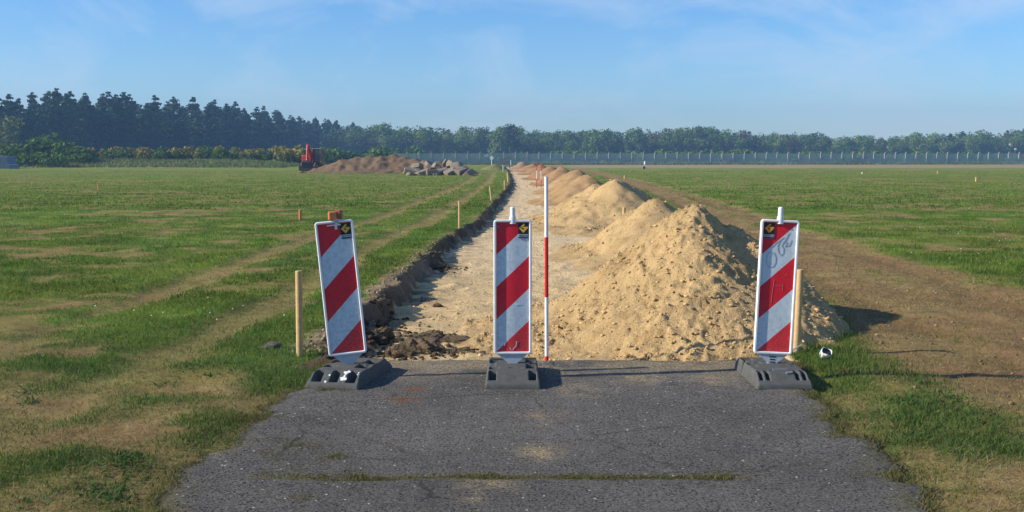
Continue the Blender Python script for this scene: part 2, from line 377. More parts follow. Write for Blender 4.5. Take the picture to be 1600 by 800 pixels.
# ------------------------------------------------------------------ the ground: one grid, its cells shared out to ground, sand path and dirt tracks
def axis_x():
    a = list(np.arange(-5.2, 6.4, 0.055)); 
    p = [a[-1]];
    while p[-1] < 1000: p.append(p[-1] + 0.06 * (max(p[-1], 6) / 6) ** 1.6)
    q = [a[0]]
    while q[-1] > -1000: q.append(q[-1] - 0.06 * (max(-q[-1], 6) / 6) ** 1.6)
    return np.array(q[:0:-1] + a + p[1:])
def axis_y():
    a = list(np.arange(-30, 3.5, 0.8)) + list(np.arange(3.6, 14, 0.05))
    while a[-1] < 1150: a.append(a[-1] + 0.055 * (a[-1] / 14) ** 1.5)
    return np.array(a)
gx, gy = axis_x(), axis_y()
GX, GY = np.meshgrid(gx, gy); Zg = zones(GX, GY); Hg = height(GX, GY, Zg); Lg = lush(GX, GY, Zg); Cg = ground_col(GX, GY, Zg, Lg)
nx, ny = len(gx), len(gy)
V = np.stack([GX, GY, Hg], -1).reshape(-1, 3); CV = Cg.reshape(-1, 3)
idx = np.arange(nx * ny).reshape(ny, nx)
Q = np.stack([idx[:-1, :-1], idx[:-1, 1:], idx[1:, 1:], idx[1:, :-1]], -1).reshape(-1, 4)
fm = lambda a: a.reshape(-1)[Q].mean(1)
is_bed = fm(Zg['bed'].astype(float)) > .5
is_tr = (fm(Zg['track']) > .5) & ~is_bed
is_far = (fm(Zg['far']) > .5) & ~is_bed & ~is_tr
def sub(name, mask, m):
    q = Q[mask]; u, inv = np.unique(q, return_inverse=True)
    o = obj(name, npmesh(name, V[u], inv.reshape(-1, 4), CV[u], True), m); o['kind'] = 'structure'; return o
sub('ground', ~(is_bed | is_tr | is_far), M['turf'])
sub('sand_path', is_bed, M['sandbed'])
sub('dirt_track', is_tr, M['dirt'])
sub('perimeter_track', is_far, M['dirt'])
def gz(x, y):
    x = np.atleast_1d(np.asarray(x, float)); y = np.atleast_1d(np.asarray(y, float))
    return height(x, y)
def gz1(x, y): return float(gz(x, y)[0])

# asphalt: a slab with ragged edges and a broken end
def asphalt():
    us = np.linspace(0, 1, 100); ws = np.concatenate([np.linspace(0, .8, 60)[:-1], np.linspace(.8, 1, 160)])
    U, W = np.meshgrid(us, ws)
    Y = -29 + W * (8.61 + 29); X = xl(Y) + U * (xr(Y) - xl(Y))
    Y = np.where(W > 0.97, -29 + W * (yA(X) + 29), Y)
    e = np.minimum(np.minimum(U, 1 - U) * 3.7, 1)
    z = 0.014 - 0.016 * sst(.12, 0, e) + (fbm(X, Y, .5, 3, 91) - .5) * 0.012 + (fbm(X, Y, .06, 2, 92) - .5) * 0.007
    crack = np.exp(-((Y - (5.42 + 0.05 * (vnoise(X, 0 * X, .4, 93) - .5))) / 0.03) ** 2) * sst(-1.5, -1.2, X) * sst(1.3, 1.1, X)
    z = z - 0.012 * crack
    n = fbm(X, Y, .25, 4, 94); n2 = fbm(X, Y, .9, 3, 95)
    col = np.array([0.132, 0.124, 0.108]) * (0.85 + 0.35 * n2)[..., None]
    sand = sst(1.0, 0.0, 8.58 - Y) * sst(.45, .68, n + .16 * sst(.5, 0, 8.58 - Y)) * .75
    sand = np.maximum(sand, sst(.46, .66, fbm(X * .5, Y, .16, 3, 97)) * sst(0.9, 0.2, 8.58 - Y) * .6)
    for (px, py, r, k) in ((845, 710, .11, .8), (760, 765, .13, .7), (735, 780, .08, .5), (845, 655, .12, .4), (905, 612, .16, .5), (1000, 590, .2, .6), (1110, 596, .14, .6)):
        p = P(px, py); sand = np.maximum(sand, k * np.exp(-(((X - p.x) / r) ** 2 + ((Y - p.y) / (r * 1.3)) ** 2)) * sst(.3, .6, fbm(X, Y, .08, 2, 96)) * 1.4)
    col = lerp(col, np.array([0.33, 0.26, 0.15]) + 0 * col, np.clip(sand, 0, 1))
    for (px, py, r) in ((628, 628, .10), (648, 611, .07), (598, 700, .07)):
        p = P(px, py); k = np.exp(-(((X - p.x) / r) ** 2 + ((Y - p.y) / (r * .9)) ** 2)) * sst(.3, .55, n)
        col = lerp(col, np.array([0.20, 0.095, 0.045]) + 0 * col, np.clip(k * 1.2, 0, 1))
    moss = np.maximum(crack, sst(.25, .05, e * 1.0) * sst(.45, .6, n) * .8)
    col = lerp(col, np.array([0.13, 0.12, 0.05]) + 0 * col, np.clip(moss, 0, 1) * .9)
    V = np.stack([X, Y, z], -1).reshape(-1, 3); nyy, nxx = X.shape
    id = np.arange(nxx * nyy).reshape(nyy, nxx)
    q = np.stack([id[:-1, :-1], id[:-1, 1:], id[1:, 1:], id[1:, :-1]], -1).reshape(-1, 4)
    loop = np.concatenate([id[0, :-1], id[:-1, -1], id[-1, :0:-1], id[:0:-1, 0]])
    low = V[loop].copy(); low[:, 2] -= 0.11; k0 = len(V); n_ = len(loop); a = np.arange(n_)
    sk = np.stack([loop, k0 + a, k0 + (a + 1) % n_, np.roll(loop, -1)], -1)
    V = np.concatenate([V, low]); cc = np.concatenate([col.reshape(-1, 3), col.reshape(-1, 3)[loop] * .9])
    o = obj('asphalt_road', npmesh('asphalt_road', V, np.concatenate([q, sk]), cc, False), M['asphalt']); o['kind'] = 'structure'
asphalt()

# ------------------------------------------------------------------ grass
def blades(name, X, Y, Zb, hgt, wid, lean, col, az=None, tri=False):
    n = len(X); az = rng.uniform(0, 2 * np.pi, n) if az is None else az
    fx, fy = np.cos(az), np.sin(az)                       # width direction
    la = rng.uniform(0, 2 * np.pi, n); lx, ly = np.cos(la) * lean * hgt, np.sin(la) * lean * hgt
    up = hgt * np.sqrt(np.clip(1 - lean ** 2, .02, 1))
    b = np.stack([X, Y, Zb - 0.004], -1); w = np.stack([fx * wid, fy * wid, 0 * X], -1) * .5
    tip = b + np.stack([lx, ly, up], -1)
    mid = b + np.stack([lx * .35, ly * .35, up * .6], -1)
    if tri:
        V = np.stack([b - w, b + w, tip], 1).reshape(-1, 3); Fq = np.arange(3 * n).reshape(-1, 3); k = 3
        cc = np.repeat(col, 3, 0); fl = [Fq]
    else:
        V = np.stack([b - w, b + w, mid + w * .75, mid - w * .75, tip], 1).reshape(-1, 3); i = np.arange(n) * 5; k = 5
        fl = [np.stack([i, i + 1, i + 2, i + 3], -1), np.stack([i + 3, i + 2, i + 4], -1)]
        cc = np.repeat(col, 5, 0)
    o = obj(name, npmesh(name, V, fl, cc), M['blade']); o['kind'] = 'stuff'
    return o
def on_road(x, y, m=0.0): return (x > xl(y) + m) & (x < xr(y) - m) & (y < 8.58)
def scatter(n, y0, y1, marg=1.04, p=2.0):
    """random spots in the wedge seen by the camera, denser near it"""
    u = rng.uniform(0, 1, n); y = (y0 ** (2 - p) + u * (y1 ** (2 - p) - y0 ** (2 - p))) ** (1 / (2 - p)) if p != 2 else y0 * (y1 / y0) ** u
    hw = 0.485 * y * marg + 1.7
    return rng.uniform(-1, 1, n) * hw, y
def grass_layer(name, n, y0, y1, kh, kw, tri, p=2.0):
    x, y = scatter(n, y0, y1, 1.04, p)
    Z = zones(x, y); g = lush(x, y, Z)
    ok = ~on_road(x, y, 0.04) & (Z['drop'] < .06)
    pr = 0.42 + 0.58 * g; pr = np.where(Z['track'] > .5, .55, pr); pr = np.where(Z['rim'] + Z['bank'] > .3, .07, pr); pr = np.where(Z['rut'] > .5, .4, pr)
    ok &= rng.uniform(0, 1, n) < pr
    x, y, g = x[ok], y[ok], g[ok]; Z = {k: v[ok] for k, v in Z.items()}; n = len(x)
    green = rng.uniform(0, 1, n) < (0.07 + 0.74 * g)
    t = rng.uniform(0, 1, n)[:, None]; pn = fbm(x, y, .8, 3, 101)
    cg = ((0.62 + 0.76 * fbm(x, y, .42, 3, 86)) * (0.74 + .52 * fbm(x, y, 2.2, 3, 87)))[:, None] * lerp(GREEN * 0.9, GREEN2 * 1.05, np.clip(sst(.3, .7, pn) + rng.normal(0, .25, n), 0, 1)); cg = lerp(cg, cg * np.array([.72, .92, 1.35]), sst(.5, .7, fbm(x, y, .9, 3, 103)) * .8)
    cg = lerp(cg, OLIVE * 1.15 + 0 * cg, (rng.uniform(0, 1, n) < .13) * .8)
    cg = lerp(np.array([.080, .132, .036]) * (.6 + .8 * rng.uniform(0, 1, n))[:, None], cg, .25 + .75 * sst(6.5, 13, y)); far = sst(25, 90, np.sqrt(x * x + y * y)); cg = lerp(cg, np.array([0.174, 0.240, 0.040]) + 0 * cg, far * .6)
    cd = lerp(STRAW * np.array([.8, .78, .7]), np.array([.42, .32, .18]) + 0 * x[:, None], t[:, 0] ** 1.6); cd = lerp(cd, OLIVE + 0 * cd, (rng.uniform(0, 1, n) < .28) * .7)
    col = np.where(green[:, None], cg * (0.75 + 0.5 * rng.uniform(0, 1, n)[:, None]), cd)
    tall = 0.35 + 0.9 * fbm(x, y, .5, 3, 102) + 0.4 * sst(2.2, 2.6, x) * sst(3.6, 2.9, x) * sst(7.2, 8.2, y) * (y < 11)
    h = np.where(green, (0.020 + 0.044 * g) * tall, 0.03 + 0.06 * rng.uniform(0, 1, n)) * rng.uniform(.6, 1.3, n) * kh
    lean = np.where(green, rng.uniform(.25, .9, n), rng.uniform(.82, .995, n))
    w = np.where(green, rng.uniform(.004, .007, n), rng.uniform(.003, .005, n)) * kw
    return blades(name, x, y, gz(x, y), h, w, lean, col, tri=tri)
grass_layer('grass', 400000, 3.7, 12.0, 1.0, 1.0, False, 1.6)
grass_layer('grass', 360000, 12.0, 34.0, 1.15, 2.3, True, 2.0)
grass_layer('grass', 260000, 34.0, 130.0, 1.5, 7.0, True, 2.0)
# grass in the crack, on the ragged asphalt edges and in odd patches on the asphalt
def road_grass():
    xs, ys, gs = [], [], []
    for k in range(5200):
        x = random.uniform(-1.05, 1.12)
        if vnoise(np.array([x]), np.array([0.0]), .22, 111)[0] < .12 + .5 * random.random() * float(vnoise(np.array([x]), np.array([3.0]), .5, 112)[0]): continue
        xs.append(x); ys.append(5.42 + 0.05 * float(vnoise(np.array([x]), np.array([0.]), .4, 93)[0] - .5) + random.gauss(0, .03)); gs.append(random.random() * .8)
    for (px, py, r, n) in ((480, 700, .09, 500), (465, 735, .12, 700), (420, 715, .12, 400), (520, 718, .06, 300), (495, 750, .07, 380), (442, 772, .05, 260), (470, 780, .06, 300), (560, 748, .06, 260),
                           (322, 772, .05, 260), (1290, 660, .05, 300), (1310, 685, .07, 300), (1245, 742, .03, 120), (385, 655, .09, 500), (420, 690, .06, 250), (505, 665, .03, 90), (1345, 740, .16, 600),
                           (500, 612, .05, 160), (545, 611, .06, 200), (1140, 740, .08, 200)):
        p = P(px, py)
        for k in range(int(n * 1.7)): xs.append(p.x + random.gauss(0, r)); ys.append(p.y + random.gauss(0, r * .7)); gs.append(random.random() * .8)
    for k in range(9000):
        y = random.uniform(3.9, 8.6); side = random.random() < .5
        e = float(xl(np.array([y]))[0] if side else xr(np.array([y]))[0])
        xs.append(e + (1 if side else -1) * abs(random.gauss(0, .05)) - (1 if side else -1) * .02); ys.append(y); gs.append(random.random() * .75)
    x, y, g = np.array(xs), np.array(ys), np.array(gs); n = len(x)
    cg = lerp(np.array([0.10, 0.135, 0.03]), np.array([0.20, 0.16, 0.07]), np.clip(1 - g + rng.normal(0, .2, n), 0, 1))
    blades('grass', x, y, 0 * x + .008, rng.uniform(.008, .032, n) * (.35 + 1.1 * vnoise(x, y, .16, 113)), rng.uniform(.004, .006, n), rng.uniform(.4, .97, n), cg)
road_grass()
# broad-leaved weeds in the thatch
def weeds():
    sp = [(30, 615), (45, 630), (200, 715), (185, 725), (150, 770), (190, 780), (60, 785), (210, 735), (125, 572), (170, 770), (1525, 642), (1530, 664), (1490, 622), (1550, 690), (1420, 625), (1465, 640), (235, 530), (180, 548), (60, 560), (300, 575), (1440, 600), (560, 1), (260, 600), (330, 590)]
    xs = []; 
    for px, py in sp:
        if py < 100: continue
        p = P(px, py)
        for k in range(34): xs.append((p.x + random.gauss(0, .06), p.y + random.gauss(0, .07)))
    a = np.array(xs); x, y = a[:, 0], a[:, 1]; n = len(x)
    col = np.array([0.06, 0.125, 0.035]) * rng.uniform(.7, 1.5, n)[:, None]
    blades('weeds', x, y, gz(x, y) + .004, rng.uniform(.035, .07, n), rng.uniform(.010, .018, n), rng.uniform(.75, .98, n), col)
weeds()
def flowers():
    x, y = scatter(2600, 10, 75, 1.0, 1.5)
    Z = zones(x, y); k = fbm(x, y, 7, 3, 121); ok = ~on_road(x, y) & (Z['drop'] < .02) & (Z['track'] < .2) & (k > .50) & (np.abs(x) > 2.2) & (rng.uniform(0, 1, 2600) < .32)
    x, y = x[ok], y[ok]; n = len(x); s = rng.uniform(.014, .026, n) * np.interp(y, [9, 20, 70], [.8, 1, 1.9])
    z = gz(x, y) + rng.uniform(.07, .13, n); b = np.stack([x, y, z], -1)
    ex = np.stack([s, 0 * s, s * .3], -1) * .5; ey = np.stack([0 * s, s * .6, s * .6], -1) * .5
    V = np.stack([b - ex, b - ey, b + ex, b + ey], 1).reshape(-1, 3); col = np.array([.78, .78, .72]) * rng.uniform(.7, 1, n)[:, None]
    o = obj('wildflowers', npmesh('wildflowers', V, np.arange(4 * n).reshape(-1, 4), np.repeat(col, 4, 0)), M['blade']); o['kind'] = 'stuff'
flowers()

# ------------------------------------------------------------------ stones and clods
def lump(seed, rough=.35, sub=3, flatk=1.0):
    bm = bmesh.new(); bmesh.ops.create_icosphere(bm, subdivisions=sub, radius=1.0)
    r = np.random.default_rng(seed); dirs = r.normal(size=(7, 3)); dirs /= np.linalg.norm(dirs, axis=1)[:, None]; am = r.uniform(-1, 1, 7) * rough
    for v in bm.verts:
        p = np.array(v.co); k = 1 + float((am * np.clip(dirs @ p, 0, 1) ** 2).sum())
        k += rough * (float(fbm(np.array([p[0] * 2 + p[2]]), np.array([p[1] * 2 - p[2] * 1.3]), .7, 5 if sub > 2 else 2, seed)[0]) - .5) * 2.6
        v.co = Vector(p * k); v.co.z *= flatk
    me = bpy.data.meshes.new('lump'); bm.to_mesh(me); bm.free(); return me
def lump_obj(name, seed, col, size, loc, rot=0.0, rough=.35, flatk=.6, sub=3, mat='clod', smooth=True):
    me = lump(seed, rough, sub, flatk)
    a = me.color_attributes.new('Col', 'FLOAT_COLOR', 'POINT'); r = np.random.default_rng(seed)
    cc = np.ones((len(me.vertices), 4), np.float32); cc[:, :3] = np.array(col) * r.uniform(.8, 1.2, (len(me.vertices), 1)); a.data.foreach_set('color', cc.ravel())
    if smooth: me.polygons.foreach_set('use_smooth', np.ones(len(me.polygons), bool))
    o = obj(name, me, M[mat]); o.location = loc; o.rotation_euler = (0, 0, rot); o.scale = size if hasattr(size, '__len__') else (size,) * 3
    return o
DS = (0.155, 0.115, 0.072)
sods = [  # px, py, half sizes, label
    (652, 545, (.17, .20, .085), 'large dark brown sod with dead grass in the sand between the two beacons'),
    (705, 527, (.15, .12, .032), 'flat dark sod lying on the sand left of the middle beacon'),
    (722, 549, (.11, .10, .04), 'small dark sod near the broken asphalt edge beside the largest sod'),
    (672, 520, (.12, .14, .05), 'thin spread of dark soil crumbs behind the largest sod'),
    (692, 414, (.17, .2, .065), 'dark turf lump fallen from the bank far along the shaded path edge'),
    (612, 556, (.11, .10, .08), 'reddish brown clod beside the foot of the tilted beacon'),
    (768, 538, (.05, .05, .035), 'small dark clod close to the left edge of the middle panel'),
    (596, 528, (.11, .15, .08), 'dark clod at the foot of the bank behind the tilted beacon'),
    (683, 474, (.04, .05, .035), 'single fist sized dark clod on the sand near the bank shadow'),
    (660, 467, (.045, .05, .045), 'grey brown stone in the bank shadow beside a smaller dark clod'),
]
for k, (px, py, s, lab) in enumerate(sods):
    p = P(px, py, -.17); z = gz1(p.x, p.y)
    col = (0.165, 0.115, 0.07) if k == 5 else ((0.23, 0.2, 0.16) if k == 9 else DS)
    o = lump_obj('soil_clod', 40 + k, col, s, (p.x, p.y, z + s[2] * .15), k * 1.3, .75, .8, 5, smooth=False)
    tag(o, lab, 'soil clod', 'clods and sods on the excavated path')
def sod_grass():
    xs = []
    for (px, py, n, r) in ((652, 541, 420, .13), (640, 545, 160, .09), (705, 526, 160, .09), (692, 412, 200, .12), (722, 548, 70, .06), (600, 524, 200, .10), (672, 519, 120, .1)):
        p = P(px, py, -.13)
        for k in range(n): xs.append((p.x + random.gauss(0, r), p.y + random.gauss(0, r), random.uniform(-.02, .05) * (1 if n > 300 else .4)))
    a = np.array(xs); x, y = a[:, 0], a[:, 1]; n = len(x)
    col = lerp(np.array([.20, .15, .085]) + np.zeros((n, 3)), np.array([.12, .13, .045]) + np.zeros((n, 3)), (rng.uniform(0, 1, n) < .3) * 1.0) * rng.uniform(.5, 1.4, n)[:, None]
    blades('dead_grass', x, y, gz(x, y) + a[:, 2], rng.uniform(.04, .10, n), rng.uniform(.004, .007, n), rng.uniform(.7, .99, n), col)
sod_grass()
p = P(425, 546); tag(lump_obj('stone', 61, (.14, .13, .12), (.10, .07, .05), (p.x, p.y, gz1(p.x, p.y) + .02), .3), 'flat dark stone in the grass left of the wooden stake', 'stone')
def rubble_stuff(name, n, fx, col, smin, smax, seed, mat):
    r = np.random.default_rng(seed); base = [lump(seed + k, .4, 1, .75) for k in range(5)]
    bv = [np.array([v.co[:] for v in m.vertices]) for m in base]; bf = [np.array([p.vertices[:] for p in m.polygons]) for m in base]
    Vs, Fs, Cs, k0 = [], [], [], 0
    spots = [q for q in (fx(r) for i in range(n)) if q is not None]; zz = gz(np.array([q[0] for q in spots]), np.array([q[1] for q in spots]))
    for (x, y, _), z in zip(spots, zz):
        k = r.integers(5); s = smin + (smax - smin) * r.uniform() ** 2.2
        a = r.uniform(0, 6.28); ca, sa = math.cos(a), math.sin(a); v = bv[k] * s
        v = np.stack([v[:, 0] * ca - v[:, 1] * sa + x, v[:, 0] * sa + v[:, 1] * ca + y, v[:, 2] + z + s * .15], -1)
        Vs.append(v); Fs.append(bf[k] + k0); k0 += len(v); Cs.append(np.tile(np.array(col) * r.uniform(.6, 1.35), (len(v), 1)))
    o = obj(name, npmesh(name, np.concatenate(Vs), np.concatenate(Fs), np.concatenate(Cs), True), M[mat]); o['kind'] = 'stuff'
def f_rim(r):
    y = 9 + 14 * r.uniform() ** 1.6; x = float(el(y)) + r.normal(-.08, .11); return x, y, 0.0
rubble_stuff('gravel', 700, f_rim, (.30, .235, .155), .005, .024, 131, 'clod')
def f_bed(r):
    y = 8.72 + 30 * r.uniform() ** 1.7; x = r.uniform(float(el(y)) + .25, float(er(y)) - .2); return x, y, 0.0
rubble_stuff('sand_crumbs', 2000, f_bed, (.52, .39, .21), .004, .022, 141, 'crumb')
def f_dirt(r):
    y = r.uniform(8.75, 12.5); x = float(el(y)) + abs(r.normal(0.1, .25)); return x, y, 0.0
rubble_stuff('soil_crumbs', 500, f_dirt, (.10, .075, .05), .006, .035, 151, 'clod')

def f_sod(r):
    c = ((652, 548, .24), (705, 529, .2), (722, 550, .16), (620, 552, .2), (692, 416, .25), (672, 521, .2), (770, 540, .12))[r.integers(7)]
    p = P(c[0], c[1], -.16); x, y = p.x + r.normal(0, c[2]), p.y + r.normal(0, c[2]); return (x, y, 0.0) if y > 8.7 else None
rubble_stuff('soil_crumbs', 700, f_sod, (.15, .11, .07), .005, .035, 161, 'clod')

def f_track(r):
    y = 6 + 24 * r.uniform() ** 1.5; x = float(track_c(y)) + r.normal(0, .9); return (x, y, 0.0) if x > 2.6 else None
rubble_stuff('track_crumbs', 900, f_track, (.24, .165, .09), .005, .024, 171, 'crumb')

# ------------------------------------------------------------------ heaps
def heap(name, cones, box, res, col, label, cat, group, seed, lumps=0, lumpr=(.02, .06), rough=.05, zb=-.30, crumbs=0):
    """height field of soft cones (cx, cy, H, left, right, front, back), base sunk under the soil around it"""
    x0, x1, y0, y1 = box
    xs = np.arange(x0, x1 + res, res); ys = np.arange(y0, y1 + res, res); X, Y = np.meshgrid(xs, ys)
    base = -.16; ks = 11.0 if res < .15 else 5.0; acc = np.full(X.shape, math.exp(-1.5 * ks))
    wx = X + (fbm(X, Y, .5, 3, seed) - .5) * .30; wy = Y + (fbm(X, Y, .5, 3, seed + 5) - .5) * .30
    for (cx, cy, H, l, r, f, b) in cones:
        dx = wx - cx; dy = wy - cy
        rr = np.sqrt((dx / np.where(dx < 0, l, r)) ** 2 + (dy / np.where(dy < 0, f, b)) ** 2)
        ang = np.arctan2(dy, dx); rr = rr * (1 + .10 * (vnoise(np.cos(ang) * 2 + seed, np.sin(ang) * 2, 1, seed) - .5))
        tt = np.sqrt(rr ** 2 + .0065) - .08
        prof = np.where(tt < .86, 1 - tt * 1.10, (.054) * np.clip(1 - (tt - .86) / .16, -9, 1))
        c = base + (H - base) * prof
        acc = acc + np.exp(np.clip(c, -1.5, 9) * ks)
    z = np.log(acc) / ks; edge_ = np.minimum(np.minimum(X - x0, x1 - X), np.minimum(Y - y0, y1 - Y)); z = np.minimum(z, zb + edge_ * 1.3)
    bil = lambda s_, k_: 1 - np.abs(2 * fbm(X, Y, s_, 2, seed + k_) - 1)
    crum = sst(.35, .62, fbm(X, Y, .8, 3, seed + 13)) * .8 + .25
    z = z + (fbm(X, Y, .45, 4, seed + 9) - .5) * rough * 2.0 + crum * ((bil(max(.12, res * 4), 11) - .6) * rough * .6 + (fbm(X, Y, max(.055, res * 2), 2, seed + 15) - .5) * rough * .9 + crum * .017 * sst(.62, .80, vnoise(X, Y, max(.05, res * 2), seed + 17)) + .014 * sst(.6, .8, vnoise(X, Y, max(.034, res * 1.7), seed + 18)))
    r = np.random.default_rng(seed)
    for k in range(lumps):
        i, j = r.integers(0, X.shape[0]), r.integers(0, X.shape[1])
        if z[i, j] < base + .02: continue
        if z[i, j] > base + .5 and r.uniform() < .45: continue
        s = lumpr[0] + (lumpr[1] - lumpr[0]) * r.uniform() ** 2.5; m = int(s / res) + 2
        sl = (slice(max(i - m, 0), i + m + 1), slice(max(j - m, 0), j + m + 1))
        d2 = ((X[sl] - X[i, j]) / r.uniform(.8, 1.3)) ** 2 + (Y[sl] - Y[i, j]) ** 2
        z[sl] += np.sqrt(np.clip(s * s - d2, 0, None)) * r.uniform(.4, .8) * (.6 + .8 * vnoise(X[sl], Y[sl], s * .6, seed + k))
    z = np.maximum(z, zb)
    n3 = fbm(X, Y, .7, 3, seed + 21); c = np.array(col)
    cc = c * (0.90 + .22 * n3)[..., None]; cc = lerp(cc, c * np.array([.80, .76, .70]) + 0 * cc, sst(.55, .75, fbm(X, Y, .25, 3, seed + 23)) * .6)
    V = np.stack([X, Y, z], -1).reshape(-1, 3); h_, w_ = X.shape; id = np.arange(h_ * w_).reshape(h_, w_)
    q = np.stack([id[:-1, :-1], id[:-1, 1:], id[1:, 1:], id[1:, :-1]], -1).reshape(-1, 4)
    q = q[(z.reshape(-1)[q] > zb + .002).any(1)]
    u, inv = np.unique(q, return_inverse=True)
    me = npmesh(name, V[u], inv.reshape(-1, 4), cc.reshape(-1, 3)[u], True)
    o = obj(name, me, M['heap']); tag(o, label, cat, group)
    if crumbs:
        Vs, Fs, Cs, k0 = [], [], [], 0; base_ = [lump(900 + k, .7, 1, .8) for k in range(4)]
        bv = [np.array([v.co[:] for v in m_.vertices]) for m_ in base_]; bf = [np.array([p_.vertices[:] for p_ in m_.polygons]) for m_ in base_]
        while len(Vs) < crumbs:
            i, j = r.integers(0, X.shape[0]), r.integers(0, X.shape[1])
            if z[i, j] < -.15 or (z[i, j] > .15 and r.uniform() < .35) or crum[i, j] < r.uniform() * .9: continue
            k = r.integers(4); s_ = lumpr[0] * .45 + lumpr[1] * .5 * r.uniform() ** 6; a_ = r.uniform(0, 6.28); ca, sa = math.cos(a_), math.sin(a_); v = bv[k] * s_ * r.uniform(.7, 1.2, 3) * np.array([1, 1, .7])
            Vs.append(np.stack([v[:, 0] * ca - v[:, 1] * sa + X[i, j], v[:, 0] * sa + v[:, 1] * ca + Y[i, j], v[:, 2] + z[i, j] + s_ * .25], -1)); Fs.append(bf[k] + k0); k0 += len(v)
            Cs.append(np.tile(c * r.uniform(.9, 1.15), (len(v), 1)))
        obj('crumbs', npmesh('crumbs', np.concatenate(Vs), np.concatenate(Fs), np.concatenate(Cs), True), M['crumb'], o)['kind'] = 'stuff'
    return o
HS = (0.48, 0.335, 0.160); HB = (0.40, 0.26, 0.125); HR = (0.33, 0.195, 0.10)
GH = 'earth heaps tipped along the right side of the path'
heap('sand_heap', [(1.90, 11.35, 1.11, 1.62, 1.22, 2.75, 1.8), (2.38, 11.45, .86, 1.4, 1.15, 2.35, 1.6), (1.15, 11.2, .26, .95, 1.2, 1.5, 1.6)], (-.6, 4.4, 8.64, 14.4), .019, HS,
     'large pale sand heap nearest the road, between the middle and right beacons', 'sand heap', GH, 200, 260, (.012, .04), .055, -.30, 9000)
heap('sand_heap', [(2.60, 20.0, .84, 1.4, 1.6, 2.3, 2.2), (2.35, 20.6, .60, 1.0, 1.4, 2, 2)], (.4, 5.2, 16.6, 24), .045, HS,
     'low pale sand heap just behind the largest heap', 'sand heap', GH, 220, 150, (.02, .05), .05, -.3, 2000)
heap('sand_heap', [(2.82, 29.5, 1.04, 1.75, 1.7, 2.7, 2.2), (2.45, 32, .86, 1.6, 1.7, 2.5, 2.5), (1.9, 29, .45, 1.2, 1.2, 2.2, 2)], (-.2, 5.6, 25.2, 36), .06, HS,
     'twin-peaked sand heap, third from the road, behind a short wooden stake', 'sand heap', GH, 240, 150, (.03, .06), .07, -.3, 1200)
heap('earth_heap', [(3.05, 44, .92, 2.1, 1.5, 3.2, 2.4)], (.5, 5.0, 40, 47.5), .10, HB, 'brownish heap whose smooth ridge rises right behind the twin-peaked sand heap', 'earth heap', GH, 260, 120, (.07, .14), .07)
heap('earth_heap', [(3.35, 56, 1.0, 2.1, 1.6, 3.6, 3)], (.9, 5.4, 51.5, 60.5), .13, HB, 'brown heap with a sharp crest, fifth from the road', 'earth heap', GH, 280, 60, (.08, .16), .08)
heap('earth_heap', [(3.3, 72, .98, 1.9, 1.5, 4, 3.5)], (1.0, 5.4, 67, 77), .16, (0.33, 0.205, 0.105), 'brown heap behind the pair of red and white poles, sixth from the road', 'earth heap', GH, 300, 40, (.1, .2), .08)
heap('earth_heap', [(3.25, 90, .88, 2.2, 1.5, 4.5, 4)], (.6, 5.4, 84, 95), .2, HR, 'reddish brown heap, seventh from the road', 'earth heap', GH, 320, 30, (.12, .2), .1)
heap('earth_heap', [(3.1, 115, .80, 2.2, 1.5, 5, 5)], (.4, 5.2, 108, 121), .25, HR, 'reddish heap, third from the far end of the row', 'earth heap', GH, 340, 20, (.12, .2), .1)
heap('earth_heap', [(2.7, 140, .76, 2.2, 1.6, 6, 6)], (0, 5, 132, 148), .3, HR, 'reddish heap, second from the far end of the row', 'earth heap', GH, 360, 0, (.1, .2), .12)
heap('earth_heap', [(1.5, 165, .9, 1.8, 1.8, 6, 6)], (-.8, 4, 157, 173), .35, (0.31, .20, .12), 'small reddish heap at the far end of the path, close to the fence', 'earth heap', GH, 380, 0, (.1, .2), .12)
GR = 'spoil dumped beyond the left field'
heap('spoil_heap', [(-19.0, 114, .8, 2.6, 2.4, 3, 4), (-17.6, 113.6, 1.35, 3.0, 2.6, 3.4, 4), (-16.2, 114, 1.62, 2.6, 2.6, 4, 4), (-14.9, 114.4, 1.85, 2.6, 2.6, 4, 4), (-13.6, 114, 1.80, 2.6, 2.4, 4, 4), (-12.4, 114.6, 1.90, 2.6, 2.4, 4, 4), (-11.2, 114, 1.70, 2.4, 2.4, 4, 4), (-10, 113.5, 1.5, 2.2, 2.2, 3, 3), (-8.9, 113, 1.25, 2, 2, 3, 3)], (-25, -5, 108, 121), .20, (.185, .128, .075),
     'long brown spoil heap beside the red excavator', 'spoil heap', GR, 400, 260, (.10, .30), .22, -.3)
heap('spoil_heap', [(-7.2, 108, 1.15, 2.6, 2.2, 3, 3), (-8.8, 109, 1.2, 2, 2, 3, 3), (-5.2, 107, .9, 1.9, 2.1, 3, 3)], (-13, -1.5, 103, 113), .18, (.22, .145, .095),
     'dark brown spoil heap rising behind the broken concrete slabs', 'spoil heap', GR, 420, 120, (.12, .3), .22, -.3)
heap('spoil_heap', [(-2.2, 140, .75, 2.2, 2.0, 4, 4)], (-6, 1.5, 134, 146), .25, (.20, .19, .07), 'weedy yellow green mound below the round white sign', 'mound', GR, 440, 0, (.1, .2), .10, -.3)

